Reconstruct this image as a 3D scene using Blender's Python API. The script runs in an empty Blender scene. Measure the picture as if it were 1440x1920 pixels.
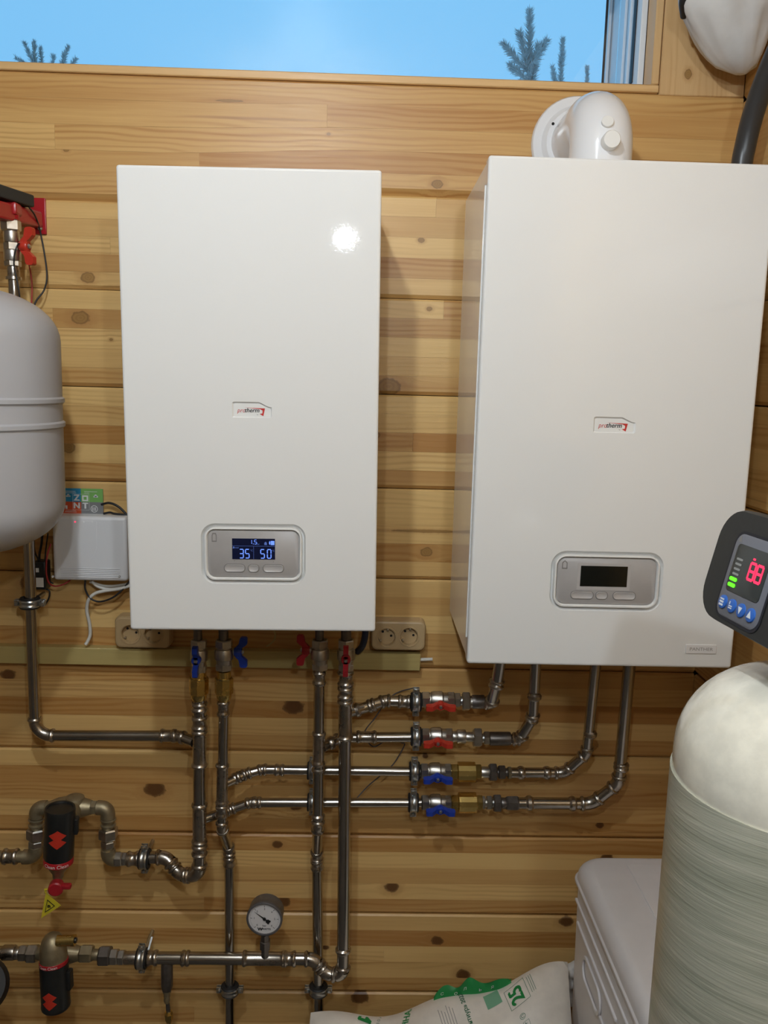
import bpy, bmesh, math, random
from mathutils import Vector, Matrix
random.seed(7)
V = Vector
SC = bpy.context.scene
COL = SC.collection

# ------------------------------------------------------------------ camera
CAM = V((0.0, -1.72, 1.62)); PITCH, YAW, ROLL, FPX = -.1537, .026, .0268, 1593.0
_f = V((math.sin(YAW)*math.cos(PITCH), math.cos(YAW)*math.cos(PITCH), math.sin(PITCH)))
_r0 = V((math.cos(YAW), -math.sin(YAW), 0)); _u0 = _r0.cross(_f)
_r = _r0*math.cos(ROLL) + _u0*math.sin(ROLL); _u = _u0*math.cos(ROLL) - _r0*math.sin(ROLL)
cd = bpy.data.cameras.new('camera'); cam = bpy.data.objects.new('camera', cd); COL.objects.link(cam)
cd.sensor_fit = 'HORIZONTAL'; cd.sensor_width = 36; cd.lens = 36*FPX/1440; cd.clip_start = .02
m3 = Matrix((_r, _u, -_f)).transposed()
cam.matrix_world = Matrix.Translation(CAM) @ m3.to_4x4()
SC.camera = cam

def P(x, y, Y):
    """surveyed point: picture position (1440x1920) at depth plane Y -> metres"""
    d = _f + _r*((x-720)/FPX) - _u*((y-960)/FPX)
    return CAM + d*((Y-CAM.y)/d.y)
def PXS(n, Y): return n*(Y-CAM.y)/FPX       # length in metres of n pixels at depth Y

# ------------------------------------------------------------------ world, exposure, lamps
w = bpy.data.worlds.new('sky'); SC.world = w; w.use_nodes = True
w.node_tree.nodes['Background'].inputs[0].default_value = (.225, .60, 1.0, 1)
w.node_tree.nodes['Background'].inputs[1].default_value = 1.0
SC.view_settings.view_transform = 'Standard'; SC.view_settings.look = 'None'
SC.view_settings.exposure = 0.0; SC.view_settings.gamma = 1.0; SC.view_settings.use_curve_mapping = False
LAMPS = [((-.235, -1.37, 2.48), 890, .030, 'left'), ((-.075, -1.75, 2.06), 1080, .018, 'middle'), ((.25, -2.0, 2.05), 440, .030, 'right')]
LAMP_COL = (.86, .95, 1.03)

# ------------------------------------------------------------------ materials
class NT:
    def __init__(s, name):
        s.m = bpy.data.materials.new(name); s.m.use_nodes = True
        s.t = s.m.node_tree; s.b = s.t.nodes['Principled BSDF']
    def n(s, ty, **k):
        o = s.t.nodes.new(ty)
        for a, v in k.items(): setattr(o, a, v)
        return o
    def l(s, a, b): s.t.links.new(a, b)
    def put(s, sock, v):
        if hasattr(v, 'is_output') or isinstance(v, bpy.types.NodeSocket): s.l(v, sock)
        else: sock.default_value = v
    def math(s, op, a, b=0.0, c=None, clamp=False):
        o = s.n('ShaderNodeMath', operation=op, use_clamp=clamp)
        s.put(o.inputs[0], a); s.put(o.inputs[1], b)
        if c is not None: s.put(o.inputs[2], c)
        return o.outputs[0]
    def comb(s, x, y, z):
        o = s.n('ShaderNodeCombineXYZ')
        for i, v in enumerate((x, y, z)): s.put(o.inputs[i], v)
        return o.outputs[0]
    def noise(s, vec, scale=1, detail=3, rough=.55):
        o = s.n('ShaderNodeTexNoise'); s.l(vec, o.inputs['Vector'])
        o.inputs['Scale'].default_value = scale; o.inputs['Detail'].default_value = detail; o.inputs['Roughness'].default_value = rough
        return o.outputs[0]
    def mix(s, f, a, b):
        o = s.n('ShaderNodeMix', data_type='RGBA'); s.put(o.inputs[0], f)
        for k, v in ((6, a), (7, b)):
            if isinstance(v, tuple): o.inputs[k].default_value = v if len(v) == 4 else v+(1,)
            else: s.l(v, o.inputs[k])
        return o.outputs[2]
    def step(s, v, a, b):
        o = s.n('ShaderNodeMapRange', interpolation_type='SMOOTHSTEP'); s.put(o.inputs[0], v)
        s.put(o.inputs[1], a); s.put(o.inputs[2], b)
        return o.outputs[0]
    def bump(s, h, strength=.2, dist=.001):
        o = s.n('ShaderNodeBump'); o.inputs['Strength'].default_value = strength; o.inputs['Distance'].default_value = dist
        s.l(h, o.inputs['Height']); s.l(o.outputs[0], s.b.inputs['Normal'])

def mat(name, col, rough=.5, metal=0.0, spec=.5, coat=0.0, emit=None, es=1.0, noise=0.0, nscale=60, bump=0.0, sss=0):
    q = NT(name); b = q.b
    b.inputs['Base Color'].default_value = tuple(col)+(1,); b.inputs['Roughness'].default_value = rough
    b.inputs['Metallic'].default_value = metal; b.inputs['Specular IOR Level'].default_value = spec
    b.inputs['Coat Weight'].default_value = coat; b.inputs['Coat Roughness'].default_value = .08
    if emit: b.inputs['Emission Color'].default_value = tuple(emit)+(1,); b.inputs['Emission Strength'].default_value = es
    if noise or bump:
        g = q.n('ShaderNodeNewGeometry'); v = g.outputs['Position']
        nz = q.noise(v, nscale, 4)
        if noise:
            c2 = tuple(max(0, c*(1-noise)) for c in col); c3 = tuple(min(1, c*(1+noise*.6)) for c in col)
            q.l(q.mix(q.step(nz, .3, .7), c2, c3), b.inputs['Base Color'])
            q.l(q.math('ADD', q.math('MULTIPLY', nz, noise*.5), rough-noise*.25), b.inputs['Roughness'])
        if bump: q.bump(nz, bump, .0006)
    return q.m

def wood(name, axis='x', light=(.76, .50, .195), dark=(.45, .215, .058), knotty=True):
    q = NT(name); g = q.n('ShaderNodeNewGeometry'); sp = q.n('ShaderNodeSeparateXYZ'); q.l(g.outputs['Position'], sp.inputs[0])
    X, Y, Z = sp.outputs
    a, c = {'x': (X, Z), 'y': (Y, Z), 'z': (Z, X)}[axis]
    def attr(nm):
        o = q.n('ShaderNodeAttribute', attribute_type='OBJECT', attribute_name=nm); return o
    seed = attr('seed').outputs['Fac']; tone = attr('tone').outputs['Fac']
    kn = q.n('ShaderNodeSeparateXYZ'); q.l(attr('knot').outputs['Vector'], kn.inputs[0]); kx, kz, kr0 = kn.outputs
    kr = q.math('MAXIMUM', kr0, .0005)
    kst = q.math('MAXIMUM', attr('knot_stretch').outputs['Fac'], 1.0)
    da = q.math('DIVIDE', q.math('MULTIPLY', q.math('SUBTRACT', a, kx), .75), kst); dc = q.math('SUBTRACT', c, kz)
    wob = q.noise(q.comb(q.math('MULTIPLY', a, 90), q.math('MULTIPLY', c, 90), seed), 1, 2)
    d = q.math('SQRT', q.math('ADD', q.math('MULTIPLY', da, da), q.math('MULTIPLY', dc, dc)))
    dn = q.math('DIVIDE', d, kr)
    dn = q.math('MULTIPLY', dn, q.math('ADD', q.math('MULTIPLY', wob, .7), .65))
    infl = q.math('EXPONENT', q.math('MULTIPLY', q.math('MULTIPLY', dn, dn), -.16))
    cc = q.math('SUBTRACT', c, q.math('MULTIPLY', q.math('MULTIPLY', dc, infl), .8))
    so = q.math('MULTIPLY', seed, 17.3)
    lowv = q.comb(q.math('ADD', q.math('MULTIPLY', a, 2.2), so), q.math('MULTIPLY', c, 9), so)
    low = q.noise(lowv, 1, 2)
    ringarg = q.math('ADD', q.math('MULTIPLY', cc, 560), q.math('MULTIPLY', low, 34))
    ring = q.math('POWER', q.math('MULTIPLY', q.math('ADD', q.math('SINE', ringarg), 1), .5), 2.2)
    amp = q.step(q.noise(q.comb(q.math('ADD', q.math('MULTIPLY', a, 1.3), so), q.math('MULTIPLY', cc, 22), so), 1, 2), .35, .72)
    fine = q.noise(q.comb(q.math('ADD', q.math('MULTIPLY', a, 9), so), q.math('MULTIPLY', cc, 420), so), 1, 3)
    blot = q.noise(q.comb(q.math('ADD', q.math('MULTIPLY', a, 1.7), so), q.math('MULTIPLY', cc, 26), q.math('ADD', so, 3.1)), 1, 3)
    t = q.math('ADD', tone, q.math('MULTIPLY', q.math('MULTIPLY', ring, amp), .46))
    t = q.math('ADD', t, q.math('MULTIPLY', q.math('SUBTRACT', fine, .5), .30))
    t = q.math('ADD', t, q.math('MULTIPLY', q.math('SUBTRACT', blot, .5), .75), clamp=True)
    col = q.mix(t, light, dark)
    streak = q.step(q.noise(q.comb(q.math('ADD', q.math('MULTIPLY', a, .9), so), q.math('MULTIPLY', cc, 60), q.math('ADD', so, 8.1)), 1, 2), .66, .76)
    col = q.mix(q.math('MULTIPLY', streak, .52), col, (.30, .13, .04))
    halo = q.math('MULTIPLY', q.step(dn, 2.6, .9), .45)
    col = q.mix(halo, col, (.42, .20, .06))
    kring = q.math('ADD', q.math('MULTIPLY', q.math('SINE', q.math('MULTIPLY', dn, 16)), .2), .5)
    kc = q.mix(kring, (.37, .205, .058), (.23, .115, .03))
    kd = attr('knot_dark').outputs['Fac']
    kc = q.mix(kd, kc, (.12, .048, .014))
    col = q.mix(q.math('MULTIPLY', q.step(dn, 1.25, .75), q.math('ADD', q.math('MULTIPLY', kd, .15), .8)), col, kc)
    rim = q.math('MULTIPLY', q.step(dn, .8, .97), q.step(dn, 1.2, 1.02))
    col = q.mix(q.math('MULTIPLY', rim, .4), col, (.07, .03, .012))
    q.l(col, q.b.inputs['Base Color'])
    q.l(q.math('ADD', q.math('MULTIPLY', fine, .16), .32), q.b.inputs['Roughness'])
    q.b.inputs['Specular IOR Level'].default_value = .42
    q.bump(q.math('ADD', fine, q.math('MULTIPLY', ring, .5)), .16, .0007)
    return q.m

def fibre():
    q = NT('fibreglass'); g = q.n('ShaderNodeNewGeometry'); tc = q.n('ShaderNodeTexCoord')
    sp = q.n('ShaderNodeSeparateXYZ'); q.l(tc.outputs['Object'], sp.inputs[0]); X, Y, Z = sp.outputs
    ang = q.math('ARCTAN2', Y, X)
    def band(slope, scale, seed):
        s = q.math('ADD', Z, q.math('MULTIPLY', q.math('SINE', ang), slope))
        return q.noise(q.comb(q.math('MULTIPLY', q.math('COSINE', ang), .7), q.math('MULTIPLY', s, scale), seed), 1, 4, .65)
    b1 = band(.030, 55, 1.0); b2 = band(.012, 300, 4.0); b3 = band(.035, 16, 9.0)
    t = q.math('ADD', q.math('MULTIPLY', b1, .5), q.math('ADD', q.math('MULTIPLY', b2, .35), q.math('MULTIPLY', b3, .35)))
    col = q.mix(q.step(t, .42, .78), (.29, .30, .225), (.52, .51, .41))
    q.l(col, q.b.inputs['Base Color']); q.b.inputs['Roughness'].default_value = .34
    q.b.inputs['Coat Weight'].default_value = .5; q.b.inputs['Coat Roughness'].default_value = .2
    q.bump(q.math('ADD', b2, b1), .40, .0016)
    return q.m
def glass():
    q = NT('window_glass'); t = q.t
    tr = q.n('ShaderNodeBsdfTransparent'); gl = q.n('ShaderNodeBsdfGlossy'); gl.inputs['Roughness'].default_value = 0.0
    fr = q.n('ShaderNodeFresnel'); fr.inputs[0].default_value = 1.5; mx = q.n('ShaderNodeMixShader')
    q.l(fr.outputs[0], mx.inputs[0]); q.l(tr.outputs[0], mx.inputs[1]); q.l(gl.outputs[0], mx.inputs[2])
    q.l(mx.outputs[0], t.nodes['Material Output'].inputs[0]); return q.m
def enamel(name, col, rough=.22):
    q = NT(name); g = q.n('ShaderNodeNewGeometry'); q.b.inputs['Base Color'].default_value = col+(1,)
    q.b.inputs['Roughness'].default_value = rough; q.b.inputs['Specular IOR Level'].default_value = .45
    q.bump(q.noise(g.outputs['Position'], 210, 3), .085, .0005); return q.m

M = dict(
  wood=wood('pine_along'), woody=wood('pine_side', 'y'), woodz=wood('pine_upright', 'z', (.70, .47, .23), (.50, .27, .10)),
  sill=wood('pine_sill', 'x', (.76, .50, .23), (.60, .34, .13)), batten=wood('green_batten', 'x', (.52, .41, .16), (.38, .28, .10)),
  plain=mat('plain_boards', (.18, .14, .10), .6), floor=mat('concrete', (.10, .09, .08), .8, noise=.2, nscale=9), ceil=mat('ceiling_boards', (.36, .29, .20), .6),
  enamel=enamel('white_enamel', (.80, .80, .785), .03), enamel_in=mat('white_moulding', (.80, .80, .78), .3), side=enamel('white_side_enamel', (.84, .83, .81), .08),
  grey=mat('panel_grey', (.40, .38, .37), .38, noise=.04, nscale=30), greyb=mat('button_grey', (.46, .44, .43), .28, coat=.3), icon=mat('icon_grey', (.22, .21, .2), .4),
  screen=mat('screen_dark', (.004, .006, .006), .12), screenb=mat('screen_blue', (.004, .006, .02), .15, emit=(.001, .002, .012), es=1),
  seg=mat('lit_segment', (.1, .2, .6), .4, emit=(.16, .30, 1.0), es=.85), segdim=mat('dim_segment', (.05, .1, .3), .4, emit=(.16, .26, .8), es=.28),
  red_print=mat('red_print', (.55, .03, .025), .4), black_print=mat('black_print', (.02, .02, .02), .4), grey_print=mat('grey_print', (.30, .28, .26), .5),
  white_pl=mat('white_plastic', (.78, .77, .77), .35), flue=enamel('flue_white', (.80, .80, .81), .13), cap=mat('white_cap', (.80, .79, .76), .45),
  steel=mat('stainless_tube', (.46, .43, .39), .21, 1.0, noise=.08, nscale=25), press=mat('press_steel', (.46, .42, .37), .28, 1.0, noise=.16, nscale=60),
  nickel=mat('nickel', (.52, .49, .44), .36, 1.0, noise=.12, nscale=80, bump=.05), dsteel=mat('dark_steel', (.20, .18, .165), .42, .9, noise=.15, nscale=70),
  zinc=mat('zinc', (.55, .57, .57), .3, 1.0, noise=.14, nscale=70), brass=mat('brass', (.70, .51, .18), .27, 1.0, noise=.1, nscale=50),
  bronze=mat('bronze', (.36, .30, .19), .48, .8, noise=.15, nscale=60), rubber=mat('rubber', (.012, .012, .013), .6),
  blue=mat('blue_plastic', (.012, .045, .36), .35), red=mat('red_plastic', (.52, .035, .018), .35), dred=mat('dark_red_plastic', (.36, .012, .02), .4), redp=mat('red_paint', (.38, .012, .018), .3),
  black=mat('black_plastic', (.014, .015, .015), .38, noise=.2, nscale=40), blackm=mat('black_matte', (.022, .024, .022), .55, noise=.1, nscale=120, bump=.1), insul=mat('black_foam', (.03, .03, .028), .75),
  tank=enamel('grey_enamel', (.41, .415, .44), .38), seam=mat('seam_wood', (.13, .07, .025), .8), darkhole=mat('dark_hole', (.006, .005, .005), .8),
  beige=mat('beige_plastic', (.50, .35, .18), .42), pinmetal=mat('pin_metal', (.5, .42, .3), .35, .9),
  cable_w=mat('white_cable', (.66, .63, .56), .5), cable_k=mat('black_cable', (.012, .012, .014), .45), cable_r=mat('red_cable', (.38, .03, .03), .5), cable_g=mat('grey_cable', (.10, .095, .10), .5), cable_y=mat('yellow_cable', (.5, .38, .14), .5), cable_n=mat('navy_hose', (.01, .014, .03), .45),
  c_blue=mat('card_blue', (.03, .24, .40), .35), c_green=mat('card_green', (.19, .42, .11), .35), c_org=mat('card_orange', (.62, .09, .03), .35), c_grey=mat('card_grey', (.20, .20, .20), .35), c_print=mat('card_print', (.70, .70, .68), .4),
  dial=mat('dial_white', (.72, .70, .70), .3), gaugebody=mat('gauge_body', (.16, .155, .16), .38, .5), yellow=mat('yellow_tag', (.60, .50, .03), .45),
  fibre=fibre(), liner=mat('tank_liner', (.80, .76, .64), .2, coat=.7, noise=.08, nscale=45, bump=.9),
  brine=mat('grey_poly', (.82, .80, .81), .42, noise=.02, nscale=20), head=mat('head_black', (.022, .023, .022), .5, noise=.15, nscale=200, bump=.12), hpanel=mat('head_panel', (.155, .16, .185), .4), hscreen=mat('head_screen', (.035, .04, .038), .2),
  led_r=mat('led_red', (.6, .02, .06), .4, emit=(1, .02, .08), es=1.6), led_g=mat('led_green', (.1, .7, .02), .4, emit=(.10, 1.0, .01), es=1.3), btn=mat('button_blue', (.03, .13, .48), .35), sym=mat('symbol_white', (.7, .75, .8), .4), hmark=mat('mark_grey', (.3, .31, .3), .5),
  bag=mat('woven_sack', (.80, .74, .66), .55, noise=.05, nscale=40, bump=.3), g_print=mat('green_print', (.012, .24, .055), .45), lg_print=mat('light_green_print', (.19, .42, .27), .45), dg_print=mat('dark_green_print', (.05, .17, .09), .45),
  cloth=mat('white_cloth', (.66, .65, .63), .8, noise=.05, nscale=30, bump=.5), conduit=mat('grey_conduit', (.038, .037, .037), .33), pvc=mat('window_pvc', (.72, .76, .80), .35), gasket=mat('gasket', (.012, .013, .02), .6),
  glass=glass(), needle=mat('pine_needles', (.52, .50, .48), .8, noise=.2, nscale=30), bark=mat('bark', (.30, .26, .22), .9), snow=mat('snow', (.8, .82, .85), .8),
  bulb=mat('bulb', (.9, .9, .9), .4), hscr2=mat('frame_film', (.70, .72, .74), .5),
)

# ------------------------------------------------------------------ mesh helpers
WL = {}
class MB:
    def __init__(s): s.v = []; s.f = []; s.flat = set()
    def add(s, vs, fs):
        o = len(s.v); s.v += [V(p) for p in vs]; s.f += [tuple(i+o for i in q) for q in fs]; return s
    def box(s, c, size, ex=V((1,0,0)), ey=V((0,1,0)), ez=V((0,0,1)), bev=0, seg=2):
        bm = bmesh.new(); bmesh.ops.create_cube(bm, size=1)
        for v in bm.verts: v.co = V((v.co.x*size[0], v.co.y*size[1], v.co.z*size[2]))
        if bev: bmesh.ops.bevel(bm, geom=bm.edges[:], offset=bev, segments=seg, profile=.5, affect='EDGES')
        bm.verts.index_update(); bm.normal_update(); o_ = len(s.f)
        if bev: s.flat |= {o_+i for i, f in enumerate(bm.faces) if max(abs(k) for k in f.normal) > .9999}
        c = V(c); s.add([c+ex*v.co.x+ey*v.co.y+ez*v.co.z for v in bm.verts], [[v.index for v in f.verts] for f in bm.faces]); bm.free(); return s
    def sweep(s, pts, rad, seg=20, caps=True, flat=0):
        pts = [V(p) for p in pts]; n = len(pts)
        if not hasattr(rad, '__len__'): rad = [rad]*n
        tan = []
        for i in range(n):
            a = pts[max(0, i-1)]; b = pts[min(n-1, i+1)]
            t = b-a
            if t.length < 1e-9: t = tan[-1] if tan else V((0,0,1))
            tan.append(t.normalized())
        up = V((0,0,1)) if abs(tan[0].z) < .9 else V((0,-1,0))
        nx = tan[0].cross(up).normalized(); vs = []; fs = []
        for i in range(n):
            nx = (nx - tan[i]*nx.dot(tan[i])).normalized(); ny = tan[i].cross(nx)
            for k in range(seg):
                a = 2*math.pi*(k+.5*flat)/seg
                vs.append(pts[i] + (nx*math.cos(a)+ny*math.sin(a))*rad[i])
        for i in range(n-1):
            for k in range(seg):
                k2 = (k+1) % seg
                fs.append((i*seg+k, i*seg+k2, (i+1)*seg+k2, (i+1)*seg+k))
        if caps: fs.append(tuple(range(seg-1, -1, -1))); fs.append(tuple((n-1)*seg+k for k in range(seg)))
        return s.add(vs, fs)
    def lathe(s, p0, p1, prof, seg=24, caps=True, flat=0):
        """prof: (fraction along p0->p1, radius)"""
        p0 = V(p0); p1 = V(p1); t = (p1-p0); L = t.length; t.normalize()
        up = V((0,0,1)) if abs(t.z) < .9 else V((0,-1,0))
        nx = t.cross(up).normalized(); ny = t.cross(nx); vs = []; fs = []; n = len(prof)
        for q, r in prof:
            for k in range(seg):
                a = 2*math.pi*(k+.5*flat)/seg
                vs.append(p0+t*(q*L)+(nx*math.cos(a)+ny*math.sin(a))*r)
        for i in range(n-1):
            for k in range(seg):
                k2 = (k+1) % seg; fs.append((i*seg+k, i*seg+k2, (i+1)*seg+k2, (i+1)*seg+k))
        if caps: fs.append(tuple(range(seg-1, -1, -1))); fs.append(tuple((n-1)*seg+k for k in range(seg)))
        return s.add(vs, fs)
    def prism(s, poly, o, ex, ey, depth, ez=None):
        """2D outline in (ex,ey) at o, thickness depth along ez (default ex x ey)"""
        ez = ez or ex.cross(ey); o = V(o); n = len(poly)
        vs = [o+ex*x+ey*y for x, y in poly]+[o+ex*x+ey*y+ez*depth for x, y in poly]
        fs = [tuple(range(n-1, -1, -1)), tuple(range(n, 2*n))]+[(i, (i+1) % n, n+(i+1) % n, n+i) for i in range(n)]
        return s.add(vs, fs)
    def loops(s, loops, cap0=False, cap1=True):
        n = len(loops[0]); vs = [p for L in loops for p in L]; fs = []
        for i in range(len(loops)-1):
            for k in range(n): fs.append((i*n+k, i*n+(k+1) % n, (i+1)*n+(k+1) % n, (i+1)*n+k))
        if cap0: fs.append(tuple(range(n-1, -1, -1)))
        if cap1: fs.append(tuple((len(loops)-1)*n+k for k in range(n)))
        return s.add(vs, fs)
    def obj(s, name, m, parent=None, base=None, angle=38, label=None):
        if parent is not None: b = WL[parent.name]
        elif base is not None: b = V(base)
        else:
            lo = V([min(v[i] for v in s.v) for i in range(3)]); hi = V([max(v[i] for v in s.v) for i in range(3)])
            b = V(((lo.x+hi.x)/2, (lo.y+hi.y)/2, lo.z))
        me = bpy.data.meshes.new(name); me.from_pydata([v-b for v in s.v], [], s.f); me.validate()
        bm = bmesh.new(); bm.from_mesh(me); bmesh.ops.recalc_face_normals(bm, faces=bm.faces[:]); bm.to_mesh(me); bm.free()
        for p in me.polygons: p.use_smooth = True
        me.set_sharp_from_angle(angle=math.radians(angle))
        for p in me.polygons:
            if p.index in s.flat: p.use_smooth = False
        me.materials.append(M[m] if isinstance(m, str) else m)
        o = bpy.data.objects.new(name, me); COL.objects.link(o); WL[o.name] = b
        if parent is not None: o.parent = parent
        else: o.location = b
        if label: o['label'] = label
        return o
def tag(o, label, cat, group=None):
    o['label'] = label; o['category'] = cat
    if group: o['group'] = group
    return o
def thing(name, label, cat, loc, group=None):
    o = bpy.data.objects.new(name, None); COL.objects.link(o); o.location = V(loc); o.empty_display_size = .02
    WL[o.name] = V(loc); return tag(o, label, cat, group)
def struct(o): o['kind'] = 'structure'; return o

_tc = {}
def text2d(s, size=1.0):
    key = (s,)
    if key not in _tc:
        c = bpy.data.curves.new('t', 'FONT'); c.body = s; c.size = 1; c.align_x = 'CENTER'; c.align_y = 'CENTER'; c.resolution_u = 3
        o = bpy.data.objects.new('t', c); COL.objects.link(o)
        dg = bpy.context.evaluated_depsgraph_get(); dg.update()
        me = bpy.data.meshes.new_from_object(o.evaluated_get(dg))
        _tc[key] = ([(v.co.x, v.co.y) for v in me.vertices], [tuple(p.vertices) for p in me.polygons])
        bpy.data.objects.remove(o); bpy.data.curves.remove(c); bpy.data.meshes.remove(me)
    vs, fs = _tc[key]
    return [(x*size, y*size) for x, y in vs], fs
def add_text(mb, s, size, fn, shear=0, sx=1.0, bold=0):
    vs, fs = text2d(s, size)
    offs = [(0, 0)] if not bold else [(0, 0), (bold, 0), (0, bold), (-bold, 0)]
    for i, (ox, oy) in enumerate(offs): mb.add([fn(x*sx+y*shear+ox, y+oy, i*.00003) for x, y in vs], fs)
def rrect(w, h, r, n=6):
    pts = []
    for cx, cy, a0 in ((w/2-r, h/2-r, 0), (-w/2+r, h/2-r, 90), (-w/2+r, -h/2+r, 180), (w/2-r, -h/2+r, 270)):
        for k in range(n+1):
            a = math.radians(a0+90*k/n); pts.append((cx+r*math.cos(a), cy+r*math.sin(a)))
    return pts
def circ(r, n=24, cx=0, cy=0): return [(cx+r*math.cos(2*math.pi*k/n), cy+r*math.sin(2*math.pi*k/n)) for k in range(n)]
def catmull(pts, n=8):
    pts = [V(p) for p in pts]; out = []
    e = [pts[0]*2-pts[1]]+pts+[pts[-1]*2-pts[-2]]
    for i in range(1, len(e)-2):
        a, b, c, d = e[i-1:i+3]
        for k in range(n):
            t = k/n; out.append(.5*((2*b)+(c-a)*t+(2*a-5*b+4*c-d)*t*t+(3*b-a-3*c+d)*t**3))
    out.append(pts[-1]); return out
def fillet(pts, rad, n=7):
    """rounded polyline, list of arcs"""
    pts = [V(p) for p in pts]; out = [pts[0]]; arcs = []
    for i in range(1, len(pts)-1):
        a, b, c = pts[i-1:i+2]; d0 = (a-b); d1 = (c-b); l0 = d0.length; l1 = d1.length; d0.normalize(); d1.normalize()
        ang = d0.angle(d1); half = ang/2
        if ang > math.radians(176): out.append(b); continue
        t = min(rad/math.tan(half), l0*.47, l1*.47); r = t*math.tan(half)
        cen = b+(d0+d1).normalized()*(r/math.sin(half)); s = b+d0*t; e = b+d1*t
        sv = s-cen; ev = e-cen; tot = sv.angle(ev); ax = sv.cross(ev).normalized(); arc = []
        for k in range(n+1): arc.append(cen+Matrix.Rotation(tot*k/n, 3, ax) @ sv)
        out += arc; arcs.append((arc, d0, d1, tot))
    out.append(pts[-1]); return out, arcs

# ------------------------------------------------------------------ room shell
RX = .715; LX = -1.75; FY = -3.2; CZ = 2.70
SEAM = [1.7805, 1.5919, 1.4021, 1.2128, 1.0205, .8286, .6387, .4525, .2599, .068]
def top_seam(x):
    t = min(1, max(0, (x+.42)/.42)); t = t*t*(3-2*t); return 1.9465+(1.9745-1.9465)*t
def lamella(parent, zb, zt, x0, x1, m, tone, knot, cb=0, ct=0, axis='x', y0=0.0, nx=1):
    """one glued layer of a timber; zb/zt functions of x; cb/ct chamfers at lower / upper edge"""
    mb = MB(); vs = []; th = .045
    prof = []
    if cb: prof += [(cb*.85, -1, .0005), (0, -1, cb)]
    else: prof += [(0, -1, 0)]
    if ct: prof += [(0, 1, -ct), (ct*.85, 1, -.0004)]
    else: prof += [(0, 1, 0)]
    prof += [(th, 1, -.0008 if ct else 0), (th, -1, .0012 if cb else 0)]
    n = len(prof); L = []
    for i in range(nx+1):
        x = x0+(x1-x0)*i/nx; lp = []
        for d, sd, off in prof:
            z = (zt(x) if sd > 0 else zb(x))+off
            lp.append(V((x, y0+d, z)) if axis == 'x' else V((RX+y0+d, x, z)))
        L.append(lp)
    mb.loops(L, True, True)
    o = mb.obj('lamella', m, parent, angle=20)
    o['knot_dark'] = 1.0 if zt(0) < 1.03 else 0.0
    o['tone'] = float(tone); o['seed'] = random.random()*9; o['knot'] = [float(k) for k in knot]
    return o
# tones from the picture, lowest layer first (0 pale .. 1 brown), one row per timber from the top
TONES = [[.45, .62, .18, .52, .60], [.18, .72, .10, .28, .16], [.52, .30, .06, .34, .22], [.62, .08, .80, .22, .12], [.32, .72, .14, .10, .26],
         [.20, .66, .10, .45, .22], [.45, .15, .80, .28, .62], [.70, .22, .62, .75, .08], [.38, .10, .46, .06, .48], [.55, .20, .04, .66, .24], [.3, .5, .2, .6, .3], [.5]*5]
# knots: timber, layer -> (px, py, radius px)
KN = {(1, 0): (165, 520, 9), (2, 3): (151, 596, 11), (3, 1): (128, 822, 9), (4, 1): (800, 1035, 8), (4, 2): (800, 996, 2.5, 18), (5, 0): (940, 1205, 4), (6, 2): (550, 1323, 14), (6, 4): (16, 1277, 10), (7, 2): (290, 1480, 14), (7, 1): (555, 1480, 9),
      (7, 0): (1125, 1540, 6), (8, 4): (520, 1584, 7), (8, 1): (735, 1648, 10), (8, 3): (1140, 1588, 9), (8, 0): (530, 1690, 11), (9, 4): (1062, 1728, 10), (9, 3): (820, 1764, 9), (9, 1): (868, 1832, 10), (9, 2): (610, 1776, 5), (10, 4): (675, 1868, 13), (5, 4): (60, 1110, 16), (2, 0): (728, 725, 16), (0, 4): (430, 189, 2, 8), (0, 0): (820, 345, 7), (7, 4): (800, 1345, 4), (3, 2): (705, 800, 6), (1, 2): (790, 450, 4)}
wb = MB()
wt = .16
SILLZ = 2.177; WX0 = -1.25; WX1 = .534; WTOP = 2.50
wb.box(((LX+RX)/2, .045+wt/2, SILLZ/2), (RX-LX+.3, wt, SILLZ))
wb.box(((LX+RX)/2, .045+wt/2, (WTOP+CZ)/2+.05), (RX-LX+.3, wt, CZ-WTOP+.1))
wb.box(((LX-.15+WX0)/2, .045+wt/2, (SILLZ+WTOP)/2), (WX0-LX+.15, wt, WTOP-SILLZ))
wb.box(((WX1+RX+.15)/2, .045+wt/2, (SILLZ+WTOP)/2), (RX+.15-WX1, wt, WTOP-SILLZ))
wall_back = struct(wb.obj('wall_back', 'seam', base=((LX+RX)/2, .1, 0)))
tops = [lambda x: SILLZ, top_seam]+[(lambda x, z=z: z) for z in SEAM]
tops += [lambda x: 0.0]
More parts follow.
